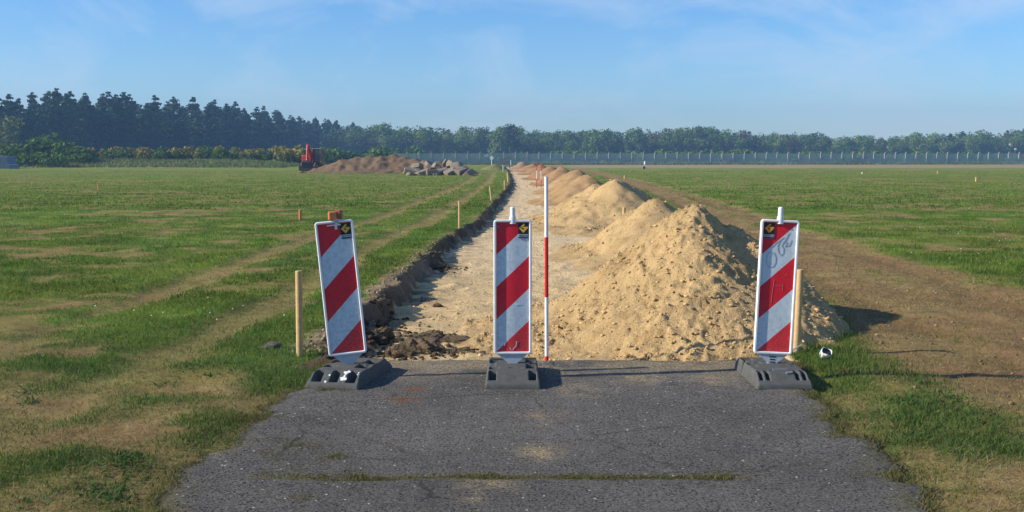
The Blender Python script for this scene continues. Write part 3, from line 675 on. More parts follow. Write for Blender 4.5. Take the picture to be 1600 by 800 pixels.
# broken concrete slabs in front of the spoil
def slab(seed, dims):
    bm = bmesh.new(); r = np.random.default_rng(seed); n = 7
    an = np.sort(r.uniform(0, 2 * np.pi, n) * .25 + np.arange(n) * 2 * np.pi / n * .9)
    rad = r.uniform(.65, 1.1, n); lo, hi = [], []
    for a, q in zip(an, rad):
        x, y = math.cos(a) * q * dims[0], math.sin(a) * q * dims[1]
        lo.append(bm.verts.new((x * r.uniform(.9, 1.1), y * r.uniform(.9, 1.1), -dims[2] * r.uniform(.8, 1.1)))); hi.append(bm.verts.new((x, y, dims[2] * r.uniform(.7, 1.1))))
    bm.faces.new(lo[::-1]); bm.faces.new(hi)
    for k in range(n): bm.faces.new((lo[k], lo[(k + 1) % n], hi[(k + 1) % n], hi[k]))
    bmesh.ops.bevel(bm, geom=list(bm.edges), offset=.04, segments=1, affect='EDGES')
    me = bpy.data.meshes.new('slab'); bm.to_mesh(me); bm.free(); return me
cs = [(645, 268, 1.0, .32, .2), (660, 270, .9, .3, -.25), (652, 261, .8, .3, .35), (672, 270, .8, .3, .1), (684, 263, .8, .3, -.4), (690, 269, .9, .32, .3), (672, 258, .7, .28, .5),
      (703, 270, 1.0, .35, -.3), (712, 262, .75, .5, .4), (698, 256, .7, .4, -.5), (705, 259, .55, .45, .8), (722, 270, 1.0, .4, .2), (731, 272, .7, .3, -.5), (716, 267, .9, .35, -.15), (640, 272, .45, .2, .1), (682, 273, .5, .2, .2)]
for k, (px, py, s, t, tl) in enumerate(cs):
    p = AT(px, py, 97.5 - (py - 265) * .25); me = slab(500 + k, (s * .95, s * .8, t * .8))
    o = obj('concrete_chunk', me, M['concrete']); o.location = p; o.rotation_euler = (tl * .8, tl, k * 1.1)
    tag(o, 'broken grey concrete slab thrown on the rubble pile before the spoil heaps', 'concrete chunk', 'broken concrete slabs')

# ------------------------------------------------------------------ traffic beacons
def beacon_base(slots, pockets, W=.39, Lg=.80, H=.10):
    res = .008; xs = np.linspace(-W / 2, W / 2, int(W / res) + 1); ys = np.linspace(-Lg / 2, Lg / 2, int(Lg / res) + 1); X, Y = np.meshgrid(xs, ys)
    e = Lg / 2 - np.abs(Y); z = np.clip(.030 + e * .60, 0, H)
    z = np.minimum(z, .02 + (W / 2 - np.abs(X)) * 4.5)
    z[(np.abs(X) < .13) & (np.abs(Y) < .09)] += .008
    for (x0, x1, y0, y1, dz) in slots + pockets: z[(X > x0) & (X < x1) & (Y > y0) & (Y < y1)] -= dz
    z = np.maximum(z, .012)
    V = np.stack([X, Y, z], -1).reshape(-1, 3); h, w = X.shape; id = np.arange(h * w).reshape(h, w)
    q = np.stack([id[:-1, :-1], id[:-1, 1:], id[1:, 1:], id[1:, :-1]], -1).reshape(-1, 4)
    loop = np.concatenate([id[0, :-1], id[:-1, -1], id[-1, :0:-1], id[:0:-1, 0]]); low = V[loop].copy(); low[:, 2] = -.003
    a = np.arange(len(loop)); k0 = len(V); sk = np.stack([loop, k0 + a, k0 + (a + 1) % len(loop), np.roll(loop, -1)], -1)
    return npmesh('base', np.concatenate([V, low]), np.concatenate([q, sk]))
PW, PH, B0 = .240, .952, .176
def rr_path(w, h, r, n=5):
    pts = []
    for cx, cz, a0 in ((w / 2 - r, h / 2 - r, 0), (-w / 2 + r, h / 2 - r, 90), (-w / 2 + r, -h / 2 + r, 180), (w / 2 - r, -h / 2 + r, 270)):
        for k in range(n + 1): a = R(a0 + 90 * k / n); pts.append((cx + r * math.cos(a), cz + r * math.sin(a)))
    return pts
def frame_mesh(parent):
    """raised rounded border around the panel"""
    out, inn = rr_path(PW + .040, PH + .040, .022), rr_path(PW + .002, PH + .002, .006)
    prof = [(0, .016, 0), (0, -.016, 1), (.25, -.022, 1), (.75, -.022, 1), (1, -.014, 1), (1, .016, 0)]
    bm = bmesh.new(); rings = []
    for (t, y, _) in prof: rings.append([bm.verts.new((o[0] + (i[0] - o[0]) * t, y, o[1] + (i[1] - o[1]) * t)) for o, i in zip(out, inn)])
    n = len(out); rings.append(rings[0])
    for a, b in zip(rings[:-1], rings[1:]):
        for k in range(n): bm.faces.new((a[k], a[(k + 1) % n], b[(k + 1) % n], b[k]))
    bmesh.ops.recalc_face_normals(bm, faces=bm.faces)
    me = bpy.data.meshes.new('frame'); bm.to_mesh(me); bm.free(); me.polygons.foreach_set('use_smooth', np.ones(len(me.polygons), bool))
    o = obj('frame', me, M['frame'], parent); smooth_by_angle(o, 50); return o
def panel_mesh(parent, mat, fold=.0):
    nx_, nz_ = 9, 21; xs = np.linspace(-PW / 2, PW / 2, nx_); zs = np.linspace(PH / 2, -PH / 2, nz_); X, Zz = np.meshgrid(xs, zs)
    Yy = -.006 - fold * (1 - np.abs(X) / (PW / 2))
    V = np.stack([X, Yy, Zz], -1).reshape(-1, 3); id = np.arange(nx_ * nz_).reshape(nz_, nx_)
    q = np.stack([id[:-1, :-1], id[1:, :-1], id[1:, 1:], id[:-1, 1:]], -1).reshape(-1, 4)
    back = V.copy(); back[:, 1] = .010; q2 = q[:, ::-1] + len(V)
    me = npmesh('panel', np.concatenate([V, back]), np.concatenate([q, q2]))
    uvl = me.uv_layers.new(name='UVMap'); li = np.zeros(len(me.loops), np.int32); me.loops.foreach_get('vertex_index', li)
    al = np.concatenate([V, back]); uv = np.stack([(al[li, 0] + PW / 2) / PW, (PH / 2 - al[li, 2]) / PH], -1).astype(np.float32)
    uvl.data.foreach_set('uv', uv.ravel())
    return obj('panel', me, mat, parent)
def strokes(name, lines, w, y, mat, parent, th=.0012):
    """flat strokes of ink on the panel (x,z in metres from the panel's centre)"""
    mb = MB()
    for ln in lines:
        for (a, b) in zip(ln[:-1], ln[1:]):
            a, b = Vector((a[0], 0, a[1])), Vector((b[0], 0, b[1])); d = (b - a); Ln = d.length + w * .6; c = (a + b) / 2
            mb.box((c.x, y + random.uniform(-.0003, .0003), c.z), (Ln, th, w), (0, -math.atan2(d.z, d.x), 0))
    return mb.build(name, mat, parent)
def sticker(parent, cx, cz, mat_mark, full=True, y0=-.0085):
    """black square with a folded arrow-like G mark, a line of print beneath"""
    st = MB().box((cx, y0, cz), (.076, .003, .082)).build('sticker', M['black'], parent)
    s = .0345; o = (cx, cz + .002)
    p = lambda a, b: (o[0] + a * s, o[1] + b * s)
    # outline of the mark: slanted upper arm, point on the left, lower point, arm to the right, notch inside
    out = [p(.05, .98), p(-.95, .05), p(-.02, -.98), p(.95, .12), p(.62, .40), p(-.12, .22), p(-.32, .02), p(-.02, -.34), p(.30, -.06), p(-.02, -.18), p(-.20, .04), p(.02, .02), p(-.32, .10), p(.30, .74)]
    out = [p(.08, 1.0), p(-.98, .02), p(-.02, -1.0), p(1.0, .10), p(.84, .32), p(-.06, .28), p(-.22, .06), p(-.02, -.06), p(.34, .02), p(-.02, -.36), p(-.40, .02), p(.36, .76)]
    mb = MB(); mb.poly_prism(out, y0 - .0022, y0 - .001); mb.build('emblem', mat_mark, st)
    if full:
        MB().box((cx, y0, cz - .051), (.074, .0028, .014)).build('strip', M['printgrey'], st)
        mb = MB(); x = cx - .032
        r = random.Random(5)
        while x < cx + .03:
            w = r.uniform(.003, .006); mb.box((x + w / 2, y0 - .002, cz - .051), (w, .001, r.uniform(.004, .007))); x += w + .0022
        mb.build('print', M['black'], st)
        MB().box((cx, y0, cz - .066), (.072, .0028, .012)).build('strip', flat('navy_strip', (.06, .08, .16), .5, .2, 40), st)
def scratches(lines, w, y, mat, parent, cz):
    for ln in lines: strokes('scratch', [ln], w, y, mat, parent).location = (0, 0, cz)
def beacon(loc, base_rz, plate_rz, lean, pitch, label, slots, pockets, mat, stub, fold):
    t = empty('traffic_beacon', loc, 0, label, 'traffic beacon', 'red and white traffic beacons across the road end')
    b = obj('base', beacon_base(slots, pockets), M['rubber'], t); b.rotation_euler = (0, 0, base_rz)
    pl = MB()
    # the board: a grey tapered spine with the framed panel on it
    pl.poly_prism([(-.126, B0 + .014), (.126, B0 + .014), (.036, B0 - .062), (.028, .03), (-.028, .03), (-.036, B0 - .062)], -.012, .014)
    board = pl.build('foot_plate', M['greyplastic'], t); board.rotation_euler = (pitch, lean, plate_rz); board.location = (0, 0, 0)
    cz = B0 + .02 + PH / 2
    for o in (panel_mesh(board, mat, fold), frame_mesh(board)): o.location = (0, 0, cz)
    top = cz + PH / 2 + .02
    if stub:
        mb = MB(); mb.tube((0, 0, top - .03), (0, 0, top + .022), .026, .024, 14); mb.tube((0, 0, top + .02), (0, 0, top + .088), .0195, .0185, 14); mb.tube((0, 0, top + .088), (0, 0, top + .094), .0185, .012, 14)
        o = mb.build('post', M['whitepaint'], board); smooth_by_angle(o)
    return t, board, cz, top
mid, mb_, cz, top = beacon(Vector((.005, 7.93, .014)), 0, R(1), R(0), R(-1.5), 'upright red and white beacon with ridged panel in the middle of the road end',
    [(-.165, -.118, -.36, -.225, .09), (.118, .165, -.36, -.225, .09)], [(-.17, -.10, .05, .16, .05), (.10, .17, -.16, -.02, .05), (.10, .17, .05, .2, .05), (-.17, -.1, -.19, -.1, .03), (-.02, .06, -.14, -.11, .02), (-.16, .16, .24, .27, .05)], M['panelB'], True, .006)
sticker(mb_, .079, cz + .432, M['yellow'], True, -.0130)
scratches([[(.0, -.465), (.012, -.445), (.022, -.44), (.03, -.40)], [(-.012, -.462), (-.022, -.445)], [(-.06, -.43), (-.055, -.41)], [(.02, -.13), (.045, -.12)]], .004, -.0128, M['splash'], mb_, cz)
MB().tube((-.108, -.009, cz + .445), (-.108, -.0145, cz + .445), .011, .010, 12).build('bolt', flat('blue_bolt', (.10, .17, .42), .5, .1, 10), mb_)

lefty, lb, cz, top = beacon(Vector((-1.193, 7.93, .012)), R(-11), R(7), R(-5.3), R(-1.5), 'red and white beacon leaning left with a broken orange lamp on top',
    [(-.155, -.095, -.37, -.225, .1), (-.03, .03, -.37, -.225, .1), (.095, .155, -.37, -.225, .1)], [(-.165, -.08, -.12, -.02, .05), (-.165, -.08, .04, .17, .05), (.08, .165, -.12, .0, .05), (.08, .165, .05, .2, .05), (-.05, .05, .12, .2, .04), (-.16, .16, .24, .26, .04)], M['panelA'], False, 0)
sticker(lb, .079, cz + .428, M['yellow'], True, -.0085)
mb = MB(); mb.box((-.006, -.001, top + .036), (.062, .05, .066), (0, .06, .1), .012); lamp = mb.build('warning_lamp', M['orange'], lb)
MB().box((.044, .008, top + .042), (.042, .052, .066), (0, .06, -.3), .008).build('lamp_housing', M['amber'], lamp)
MB().box((.02, -.016, top - .012), (.028, .012, .05)).box((-.002, -.0215, top - .032), (.10, .004, .010)).box((.012, -.022, top - .05), (.02, .004, .03)).build('bracket', M['greyplastic'], lamp)
# white paint runs on the sloping front of this base
def splash(parent):
    r = random.Random(3)
    def spot(x, y, s):
        mb = MB()
        z = .030 + (.40 - abs(y)) * .60 + .001
        n = 9; c = mb.bm.verts.new((x, y, z + .0025)); ring = []
        for k in range(n):
            a = 2 * math.pi * k / n; q = s * r.uniform(.6, 1.25); yy = y + math.sin(a) * q
            ring.append(mb.bm.verts.new((x + math.cos(a) * q, yy, .030 + (.40 - abs(yy)) * .60 + .001)))
        for k in range(n): mb.bm.faces.new((c, ring[k], ring[(k + 1) % n]))
        mb.build('paint_splash', M['splash'], parent)
    spot(-.055, -.375, .011); spot(-.045, -.315, .008)
    for x, y, s in ((.060, -.350, .013), (.067, -.335, .014), (.052, -.335, .01), (.078, -.345, .008), (.068, -.315, .007), (.071, -.30, .009), (.075, -.285, .012), (.083, -.28, .013), (.09, -.277, .012), (.062, -.285, .011), (.085, -.345, .012), (.16, -.30, .006), (.163, -.285, .007)): spot(x, y, s)
splash([c for c in lefty.children if c.name.startswith('base')][0])

righty, rb_, cz, top = beacon(Vector((1.915, 7.93, .014)), R(1), R(-2), R(2.4), R(-1.5), 'red and white beacon with grey graffiti on its upper white band',
    [(-.165, -.142, -.355, -.235, .1), (-.118, -.095, -.355, -.235, .1), (.095, .118, -.355, -.235, .1), (.142, .165, -.355, -.235, .1)], [(-.06, .06, -.235, -.22, .03), (-.17, -.08, -.02, .06, .05), (.08, .17, .02, .12, .05), (-.17, -.09, .16, .25, .05), (.08, .17, .18, .25, .05), (-.195, -.15, .10, .15, .09)], M['panelC'], True, 0)
sticker(rb_, -.077, cz + .428, M['orangeprint'], True, -.0085)
g = [[(-.045, .245), (-.07, .255), (-.085, .225), (-.082, .175), (-.065, .145), (-.035, .15), (-.018, .18), (-.018, .215), (-.03, .25), (-.05, .262)],
     [(-.055, .29), (-.02, .33), (.005, .345), (-.01, .30), (.0, .255), (.02, .235), (.035, .25), (.035, .285), (.018, .31)],
     [(.005, .345), (.03, .365), (.055, .36), (.03, .335), (.06, .33), (.045, .30), (.075, .31), (.09, .35)], [(.02, .31), (.04, .34), (.06, .385), (.075, .40)]]
strokes('graffiti', g, .0045, -.0075, M['graffiti'], rb_).location = (0, 0, cz)
scratches([[(-.02, .06), (-.025, .0), (-.03, -.06), (-.033, -.12)], [(.045, .03), (.046, .0), (.044, -.02)], [(-.02, .012), (.04, .01)], [(.06, .09), (.075, .105)]], .0022, -.0075, M['scrape'], rb_, cz)
mb = MB()
for (w, z) in ((.05, .158), (.036, .138), (.04, .118)): mb.box((0, -.0125, z), (w, .003, .009))
mb.build('slot', M['darkmetal'], rb_)
MB().tube((.03, -.30, .093), (.075, -.296, .098), .011, .009, 8).box((-.0, -.235, .105), (.1, .02, .012)).build('bolt', M['steel'], [c for c in righty.children if c.name.startswith('base')][0])

# ------------------------------------------------------------------ ranging poles
def ranging_pole(x, y, zb, bands, r, label):
    t = empty('ranging_pole', (x, y, zb), 0, label, 'ranging pole', 'red and white surveying poles'); z = 0
    for k, (Ln, red) in enumerate(bands):
        o = MB().tube((0, 0, z), (0, 0, z + Ln), r, r, 14, True).build('red_band' if red else 'white_band', M['redpaint'] if red else M['whitepaint'], t); smooth_by_angle(o); z += Ln
    return t
q = AT(854.5, 563, 8.78); fl = gz1(q.x, q.y)
b3 = q.z + .035
ranging_pole(q.x, q.y, fl - .06, [(b3 - fl + .06, True), (.485, False), (.489, True), (.489, False)], .0155, 'tall red and white surveying pole beside the middle beacon').rotation_euler = (R(-.4), R(-.3), 0)
for px, lab in ((838.5, 'distant red and white pole, left one of the pair by the brown heap'), (845.5, 'distant red and white pole, right one of the pair by the brown heap')):
    q = AT(px, 287, 65.5); fl = gz1(q.x, q.y)
    ranging_pole(q.x, q.y, fl - .05, [(.55, True), (.5, False), (.5, True)], .022, lab)

# ------------------------------------------------------------------ stakes
def stake(px, ytop, ybase, r, label, mat='wood', lean=(0, 0), Y=None, group='survey stakes'):
    p = P(px, ybase) if Y is None else AT(px, ybase, Y)
    zb = gz1(p.x, p.y); tp = AT(px, ytop, p.y); H = tp.z - zb
    mb = MB(); mb.tube((0, 0, -.15), (0, 0, H - .006), r, r * .98, 12); mb.tube((0, 0, H - .006), (0, 0, H), r * .98, r * .88, 12)
    o = mb.build('stake', M[mat], None); smooth_by_angle(o); o.location = (p.x, p.y, zb); o.rotation_euler = (lean[0], lean[1], 0)
    tag(o, label, 'stake', group); return o
stake(468.5, 423, 558, .0285, 'thick peeled wooden stake left of the leaning beacon', lean=(0, R(.3)))
stake(1244, 421, 551, .0285, 'thick peeled wooden stake close behind the right beacon', lean=(0, R(1.6)))
stake(718, 314, 357, .03, 'thin wooden stake on the bank, nearest of those along the far path edge')
stake(768, 291, 314, .035, 'second wooden stake along the path edge, leaning on the grass verge', lean=(0, R(-6)))
stake(788.5, 282, 297, .04, 'short wooden stake at the path edge in front of a thicker leaning one')
stake(794.5, 270, 285, .07, 'thick leaning wooden stake on the far path edge', lean=(0, R(-5)))
stake(786.5, 258, 268, .09, 'grey wooden stake near the weedy mound at the end of the path', 'post')
stake(975, 324, 346, .038, 'short wooden stake between the second and third sand heaps', Y=24.5)
stake(154, 288, 296, .04, 'small orange stake alone in the left field', 'orange')
stake(469, 328, 343, .035, 'orange marker stake in the grass behind the leaning beacon', 'orange')
stake(741, 268, 274, .06, 'small pale stake at the right foot of the concrete rubble', 'wood')
for k, (px, a, b, l) in enumerate(((976, 274, 279, 'small pale stake at the edge of the track behind the heaps'), (1465, 267, 272, 'small pale stake in the far right field, middle of three'), (1525, 277, 284, 'small pale stake in the right field, nearest the picture edge'), (1347, 269, 272, 'tiny white stake in the far right field, first of three'))):
    stake(px, a, b, .06, l, 'whitepaint' if k == 3 else 'wood')

# white cup lying in the grass beside the right beacon
p = P(1289, 561); zc = gz1(p.x, p.y)
cup = empty('broken_cup', (p.x, p.y, zc + .035), 0, 'white broken cup lying in the grass by the right beacon', 'cup')
mb = MB(); prof = [(.0, -.055), (.028, -.054), (.040, -.03), (.046, .0), (.048, .035), (.044, .035), (.042, .0), (.036, -.028), (.0, -.045)]; n = 18; rings = []
for (r_, z_) in prof: rings.append([mb.bm.verts.new((r_ * math.cos(2 * math.pi * k / n), r_ * math.sin(2 * math.pi * k / n), z_ + (.010 * math.sin(3 * 2 * math.pi * k / n) if z_ > .03 else 0))) for k in range(n)])
for a, b in zip(rings[:-1], rings[1:]):
    for k in range(n): mb.bm.faces.new((a[k], a[(k + 1) % n], b[(k + 1) % n], b[k]))
bmesh.ops.remove_doubles(mb.bm, verts=mb.bm.verts, dist=.0004)
o = mb.build('shell', M['whitepaint'], cup, True); o.rotation_euler = (R(38), R(22), 0); o.scale = (.95, .95, .95)
mb = MB(); mb.tube((0, 0, .02), (0, 0, .026), .041, .041, 16); o2 = mb.build('dark_filling', M['darkmetal'], cup); o2.rotation_euler = (R(38), R(22), 0)
# dead stick by the right base
q0, q1 = P(1228, 561), P(1252, 552)
tag(MB().tube((q0.x, q0.y, .05), (q1.x, q1.y, .07), .007, .005, 7).build('stick', M['splash']), 'thin pale stick leaning behind the right beacon base', 'stick')

# ------------------------------------------------------------------ red excavator
def excavator():
    b = AT(489, 267, 127); zg = gz1(b.x, b.y)
    t = empty('excavator', (b.x, b.y, zg), R(-6), 'red excavator with raised boom parked at the end of the spoil heap', 'excavator')
    for s in (-1, 1):
        mb = MB(); mb.box((s * 1.0, 0, .36), (.5, 3.0, .66), None, .2); mb.build('track', M['darkmetal'], t)
    MB().box((0, 0, .55), (1.6, 1.8, .4)).box((0, -1.7, .35), (2.3, .18, .5)).build('undercarriage', M['darkmetal'], t)
    MB().box((-.1, .6, 1.15), (2.1, 2.3, .75), None, .12).box((-.72, -.25, 1.45), (.75, 1.1, .85), None, .1).build('body', M['exred'], t)
    cab = MB().box((.72, -.15, 1.75), (.95, 1.5, 1.6), None, .08).build('cab', M['glass'], t)
    MB().box((.72, -.15, 2.59), (1.05, 1.6, .09), None, .03).build('roof', M['steel'], cab)
    for x in (.27, 1.17): MB().box((x, -.93, 1.75), (.06, .06, 1.6)).build('pillar', M['exred'], cab)
    MB().tube((0, -.6, 1.2), (0, -1.2, 2.2), .24, .22, 8).tube((0, -1.2, 2.2), (0, -1.9, 3.0), .22, .17, 8).build('boom', M['exred'], t)
    MB().tube((0, -1.9, 3.02), (0, -2.35, 1.35), .17, .11, 8).build('arm', M['exred'], t)
    MB().tube((.0, -2.12, 2.3), (.0, -2.4, 1.3), .075, .075, 8).build('ram', M['whitepaint'], t)
    MB().box((0, -2.35, .82), (1.1, .5, .75), (R(20), 0, 0), .08).build('bucket', M['darkmetal'], t)
    for s in (-1, 1): MB().tube((s * .55, -1.55, .5), (s * .85, -1.8, 1.0), .10, .07, 6).build('blade_arm', M['steel'], t)
excavator()

# ------------------------------------------------------------------ fence and far furniture
FA, FB = Vector((-24, 224)), Vector((132, 250))
fence = empty('perimeter_fence', (FA.x, FA.y, 0), 0, 'long wire mesh fence with concrete posts across the far end of the field', 'fence')
dv = (FB - FA); n_p = 63; u_ = dv.normalized()
pm = MB().box((0, 0, 1.22), (.19, .17, 2.60)).box((0, -.14, 2.62), (.14, .36, .12), (R(-40), 0, 0)).build('post', M['post'], fence)
for k in range(n_p + 1):
    o = pm if k == 0 else pm.copy()
    if k: C.objects.link(o); o.parent = fence
    w = dv * (k / n_p); o.location = (w.x, w.y, -.05 + random.uniform(-.05, .03)); o.rotation_euler = (R(random.uniform(-1, 1)), R(random.uniform(-1.2, 1.2)), math.atan2(dv.y, dv.x))
def mesh_mat():
    m, nt, b = newmat('wire_mesh'); b.inputs['Base Color'].default_value = (.50, .56, .52, 1); b.inputs['Roughness'].default_value = .6
    ge = N(nt, 'ShaderNodeNewGeometry'); no = N(nt, 'ShaderNodeTexNoise', Scale=.6, Detail=2.0); L(nt, ge.outputs['Position'], no.inputs['Vector'])
    f = ramp(nt, no.outputs['Fac'], [(.3, .36), (.7, .54)])
    tr = N(nt, 'ShaderNodeBsdfTransparent'); mx = N(nt, 'ShaderNodeMixShader'); L(nt, f, mx.inputs[0]); L(nt, tr.outputs[0], mx.inputs[1]); L(nt, b.outputs[0], mx.inputs[2])
    L(nt, mx.outputs[0], nt.nodes['Material Output'].inputs['Surface']); return m
mb = MB(); Ln = dv.length
mb.box((dv.x / 2, dv.y / 2 + .12, 1.2), (Ln, .012, 2.3), (0, 0, math.atan2(dv.y, dv.x))); mb.build('wire_mesh', mesh_mat(), fence)
# round white sign at the end of the path
q = AT(768.3, 246.8, 152); zg = gz1(q.x, q.y)
sg = empty('round_sign', (q.x, q.y, zg), 0, 'round white sign on a thin pole near the end of the path', 'sign')
MB().tube((0, 0, -.1), (0, 0, q.z - zg - .15), .05, .05, 8).build('pole', M['whitepaint'], sg)
MB().tube((0, -.03, q.z - zg), (0, .01, q.z - zg), .26, .26, 20).build('disc', M['whitepaint'], sg)
# brown gate frame and a pale blue post left of the last heap
q = AT(789, 256, 178); zg = gz1(q.x, q.y)
gt = empty('gate_frame', (q.x, q.y, zg), 0, 'small brown gate frame at the fence end of the path', 'gate')
for s in (-.35, .75): MB().box((s, 0, .65), (.16, .16, 1.5)).build('gate_post', M['rust'], gt)
MB().box((.2, 0, 1.45), (1.4, .14, .14), (0, R(-8), 0)).build('crossbar', M['rust'], gt)
q = AT(798.5, 256, 190); zg = gz1(q.x, q.y)
bp = empty('barrier_post', (q.x, q.y, zg), 0, 'pale blue barrier post in front of the fence by the gate frame', 'post')
MB().tube((0, 0, -.1), (0, 0, 1.1), .11, .11, 10).build('pole', M['paleblue'], bp); MB().box((-.35, .02, .12), (1.3, .5, .22), None, .04).build('foot', M['shed'], bp)
# white-headed marker on the far right field
q = P(1007.5, 264); zg = gz1(q.x, q.y)
mk = empty('field_marker', (q.x, q.y, zg), 0, 'white-headed marker post with dark foot standing before the far fence', 'marker post')
MB().tube((.03, 0, -.1), (.03, 0, .62), .055, .05, 8).build('pole', M['post'], mk)
MB().tube((0, 0, .60), (0, 0, .98), .14, .12, 12).tube((0, 0, .98), (0, 0, 1.04), .12, .05, 12).build('head', M['whitepaint'], mk)
MB().box((-.12, -.02, .16), (.22, .24, .36), None, .04).build('foot', M['darkmetal'], mk)
# approach light mast in front of the far right wood
q = AT(1581, 245, 275); zg = gz1(q.x, q.y); k = 275 / F
ms = empty('light_mast', (q.x, q.y, zg), 0, 'thin rusty mast with two pale lamps before the far right wood', 'light mast')
MB().tube((.8, 0, -.1), (.8, 0, 5.0), .09, .07, 8).build('pole', M['rust'], ms)
MB().box((0, 0, 4.75), (2.6, .1, .1)).build('crossbar', M['rust'], ms)
for x, z in ((-.7, 4.75), (.75, 3.6)): MB().tube((x, -.3, z), (x, .1, z), .27, .2, 12).build('lamp', M['whitepaint'], ms)
# blue-grey container at the left edge of the picture
q = AT(13, 266, 152)
sh = empty('site_container', (q.x - 3.0, 153.2, gz1(q.x, 153)), 0, 'low blue-grey container at the far left edge of the field', 'container')
mb = MB(); mb.box((0, 0, .85), (6, 2.4, 1.7), None, .03)
for k in range(24): mb.box((-2.85 + k * .248, -1.22, .85), (.11, .06, 1.5))
mb.build('wall', M['shed'], sh); MB().box((0, 0, 1.74), (6.1, 2.5, .08)).build('roof', M['steel'], sh)
q = AT(22, 265, 150); o = MB().box((0, 0, .3), (1.3, .9, .62), (0, 0, .2), .05).build('concrete_block', M['shed']); o.location = (q.x, 150, gz1(q.x, 150)); tag(o, 'small blue-grey block on the grass beside the container', 'block')

# ------------------------------------------------------------------ trees and bushes
def clumps(lobes, n, smin, smax, cols, seed, outw=1.1, fill=.3, ell=(1, 1, 1)):
    """leaf clumps spread on and in a cloud of lobes; returns verts, quads, colours"""
    r = np.random.default_rng(seed); w = np.array([l[3] ** 2 for l in lobes]); w = w / w.sum(); L_ = np.array([l[:4] for l in lobes])
    k = r.choice(len(lobes), n, p=w); d = r.normal(size=(n, 3)); d /= np.linalg.norm(d, axis=1)[:, None]
    rad = np.where(r.uniform(size=n) < fill, r.uniform(.3, 1, n), r.uniform(.85, 1.12, n)); c = L_[k, :3] + d * (L_[k, 3] * rad)[:, None] * np.array(ell)
    nn = d * outw + r.normal(size=(n, 3)) * .45; nn /= np.linalg.norm(nn, axis=1)[:, None]
    a = np.cross(nn, r.normal(size=(n, 3))); a /= np.linalg.norm(a, axis=1)[:, None]; b = np.cross(nn, a)
    s = r.uniform(smin, smax, n)[:, None]; j = lambda: r.uniform(.6, 1.15, (n, 1))
    V = np.stack([c - a * s * j(), c - b * s * j() * .8, c + a * s * j(), c + b * s * j() * .8], 1).reshape(-1, 3)
    lobe_t = r.uniform(0, 1, len(lobes))[k]
    t = np.clip(lobe_t * .6 + r.uniform(0, .5, n), 0, 1)[:, None]; col = np.array(cols[0]) * (1 - t) + np.array(cols[1]) * t; col = col * r.uniform(.75, 1.25, (n, 1))
    return V, np.arange(4 * n).reshape(-1, 4), np.repeat(col, 4, 0)
def trunk_mesh(H, r0, limbs, seed, spread=.35):
    mb = MB(); r = random.Random(seed); x = y = 0; z = -.3; pr = Vector((0, 0, z)); rad = r0
    for k in range(4):
        nz = -.3 + (H + .3) * (k + 1) / 4; q = Vector((x + r.uniform(-.15, .15), y + r.uniform(-.15, .15), nz)); mb.tube(pr, q, rad, rad * .75, 7, False); pr = q; x, y = q.x, q.y; rad *= .75
    for k in range(limbs):
        z0 = H * r.uniform(.35, .85); a = r.uniform(0, 6.28); Ln = H * spread * r.uniform(.6, 1.1); mb.tube((x * z0 / H, y * z0 / H, z0), (math.cos(a) * Ln, math.sin(a) * Ln, z0 + Ln * r.uniform(.4, 1)), r0 * .4, r0 * .1, 5, False)
    bmesh.ops.recalc_face_normals(mb.bm, faces=mb.bm.faces); me = bpy.data.meshes.new('trunk'); mb.bm.to_mesh(me); mb.bm.free(); return me
def deciduous(seed, H=15, W=5.6, n=900, cols=((.056, .112, .024), (.165, .235, .050)), s=(.34, .66)):
    r = random.Random(seed); lobes = []
    for k in range(12):
        z = H * r.uniform(.16, .80); f = math.sin(math.pi * min(max((z / H - .1) / .98, 0), 1)) ** .7; a = r.uniform(0, 6.28); d = W * f * r.uniform(.25, .75)
        lobes.append((math.cos(a) * d, math.sin(a) * d, z, W * r.uniform(.36, .58)))
    lobes.append((0, 0, H * .78, W * .50)); lobes.append((0, 0, H * .5, W * .5))
    V, q, c = clumps(lobes, n, s[0], s[1], cols, seed); V[:, 2] = np.clip(V[:, 2], .4, None)
    return npmesh('crown', V, q, c), trunk_mesh(H * .8, .24, 6, seed)
def pine(seed, H=19, n=620):
    r = random.Random(seed); lobes = []; z = H * r.uniform(.16, .30); W = H * .165
    while z < H * .93:
        f = 1 - ((z / H - .35) / .66) ** 1.2 * .92 if z > H * .35 else .8; m = r.randint(2, 4)
        for k in range(m):
            a = r.uniform(0, 6.28); d = W * max(f, .12) * r.uniform(.3, 1.0); lobes.append((math.cos(a) * d, math.sin(a) * d, z + r.uniform(-.4, .4), W * r.uniform(.24, .50) * (.5 + .5 * f)))
        z += H * .055 * r.uniform(.8, 1.3)
    lobes += [(r.uniform(-.5, .5), 0, H * .95, W * .20), (0, 0, H * .99, W * .12), (r.uniform(-.9, .9), r.uniform(-.8, .8), H * .88, W * .30), (r.uniform(-.9, .9), r.uniform(-.8, .8), H * .82, W * .36)] * 2
    V, q, c = clumps(lobes, n, .26, .60, ((.022, .052, .026), (.062, .108, .042)), seed, .7, .3, (1.2, 1.2, .45))
    return npmesh('crown', V, q, c), trunk_mesh(H * .96, .2, 7, seed, .10)
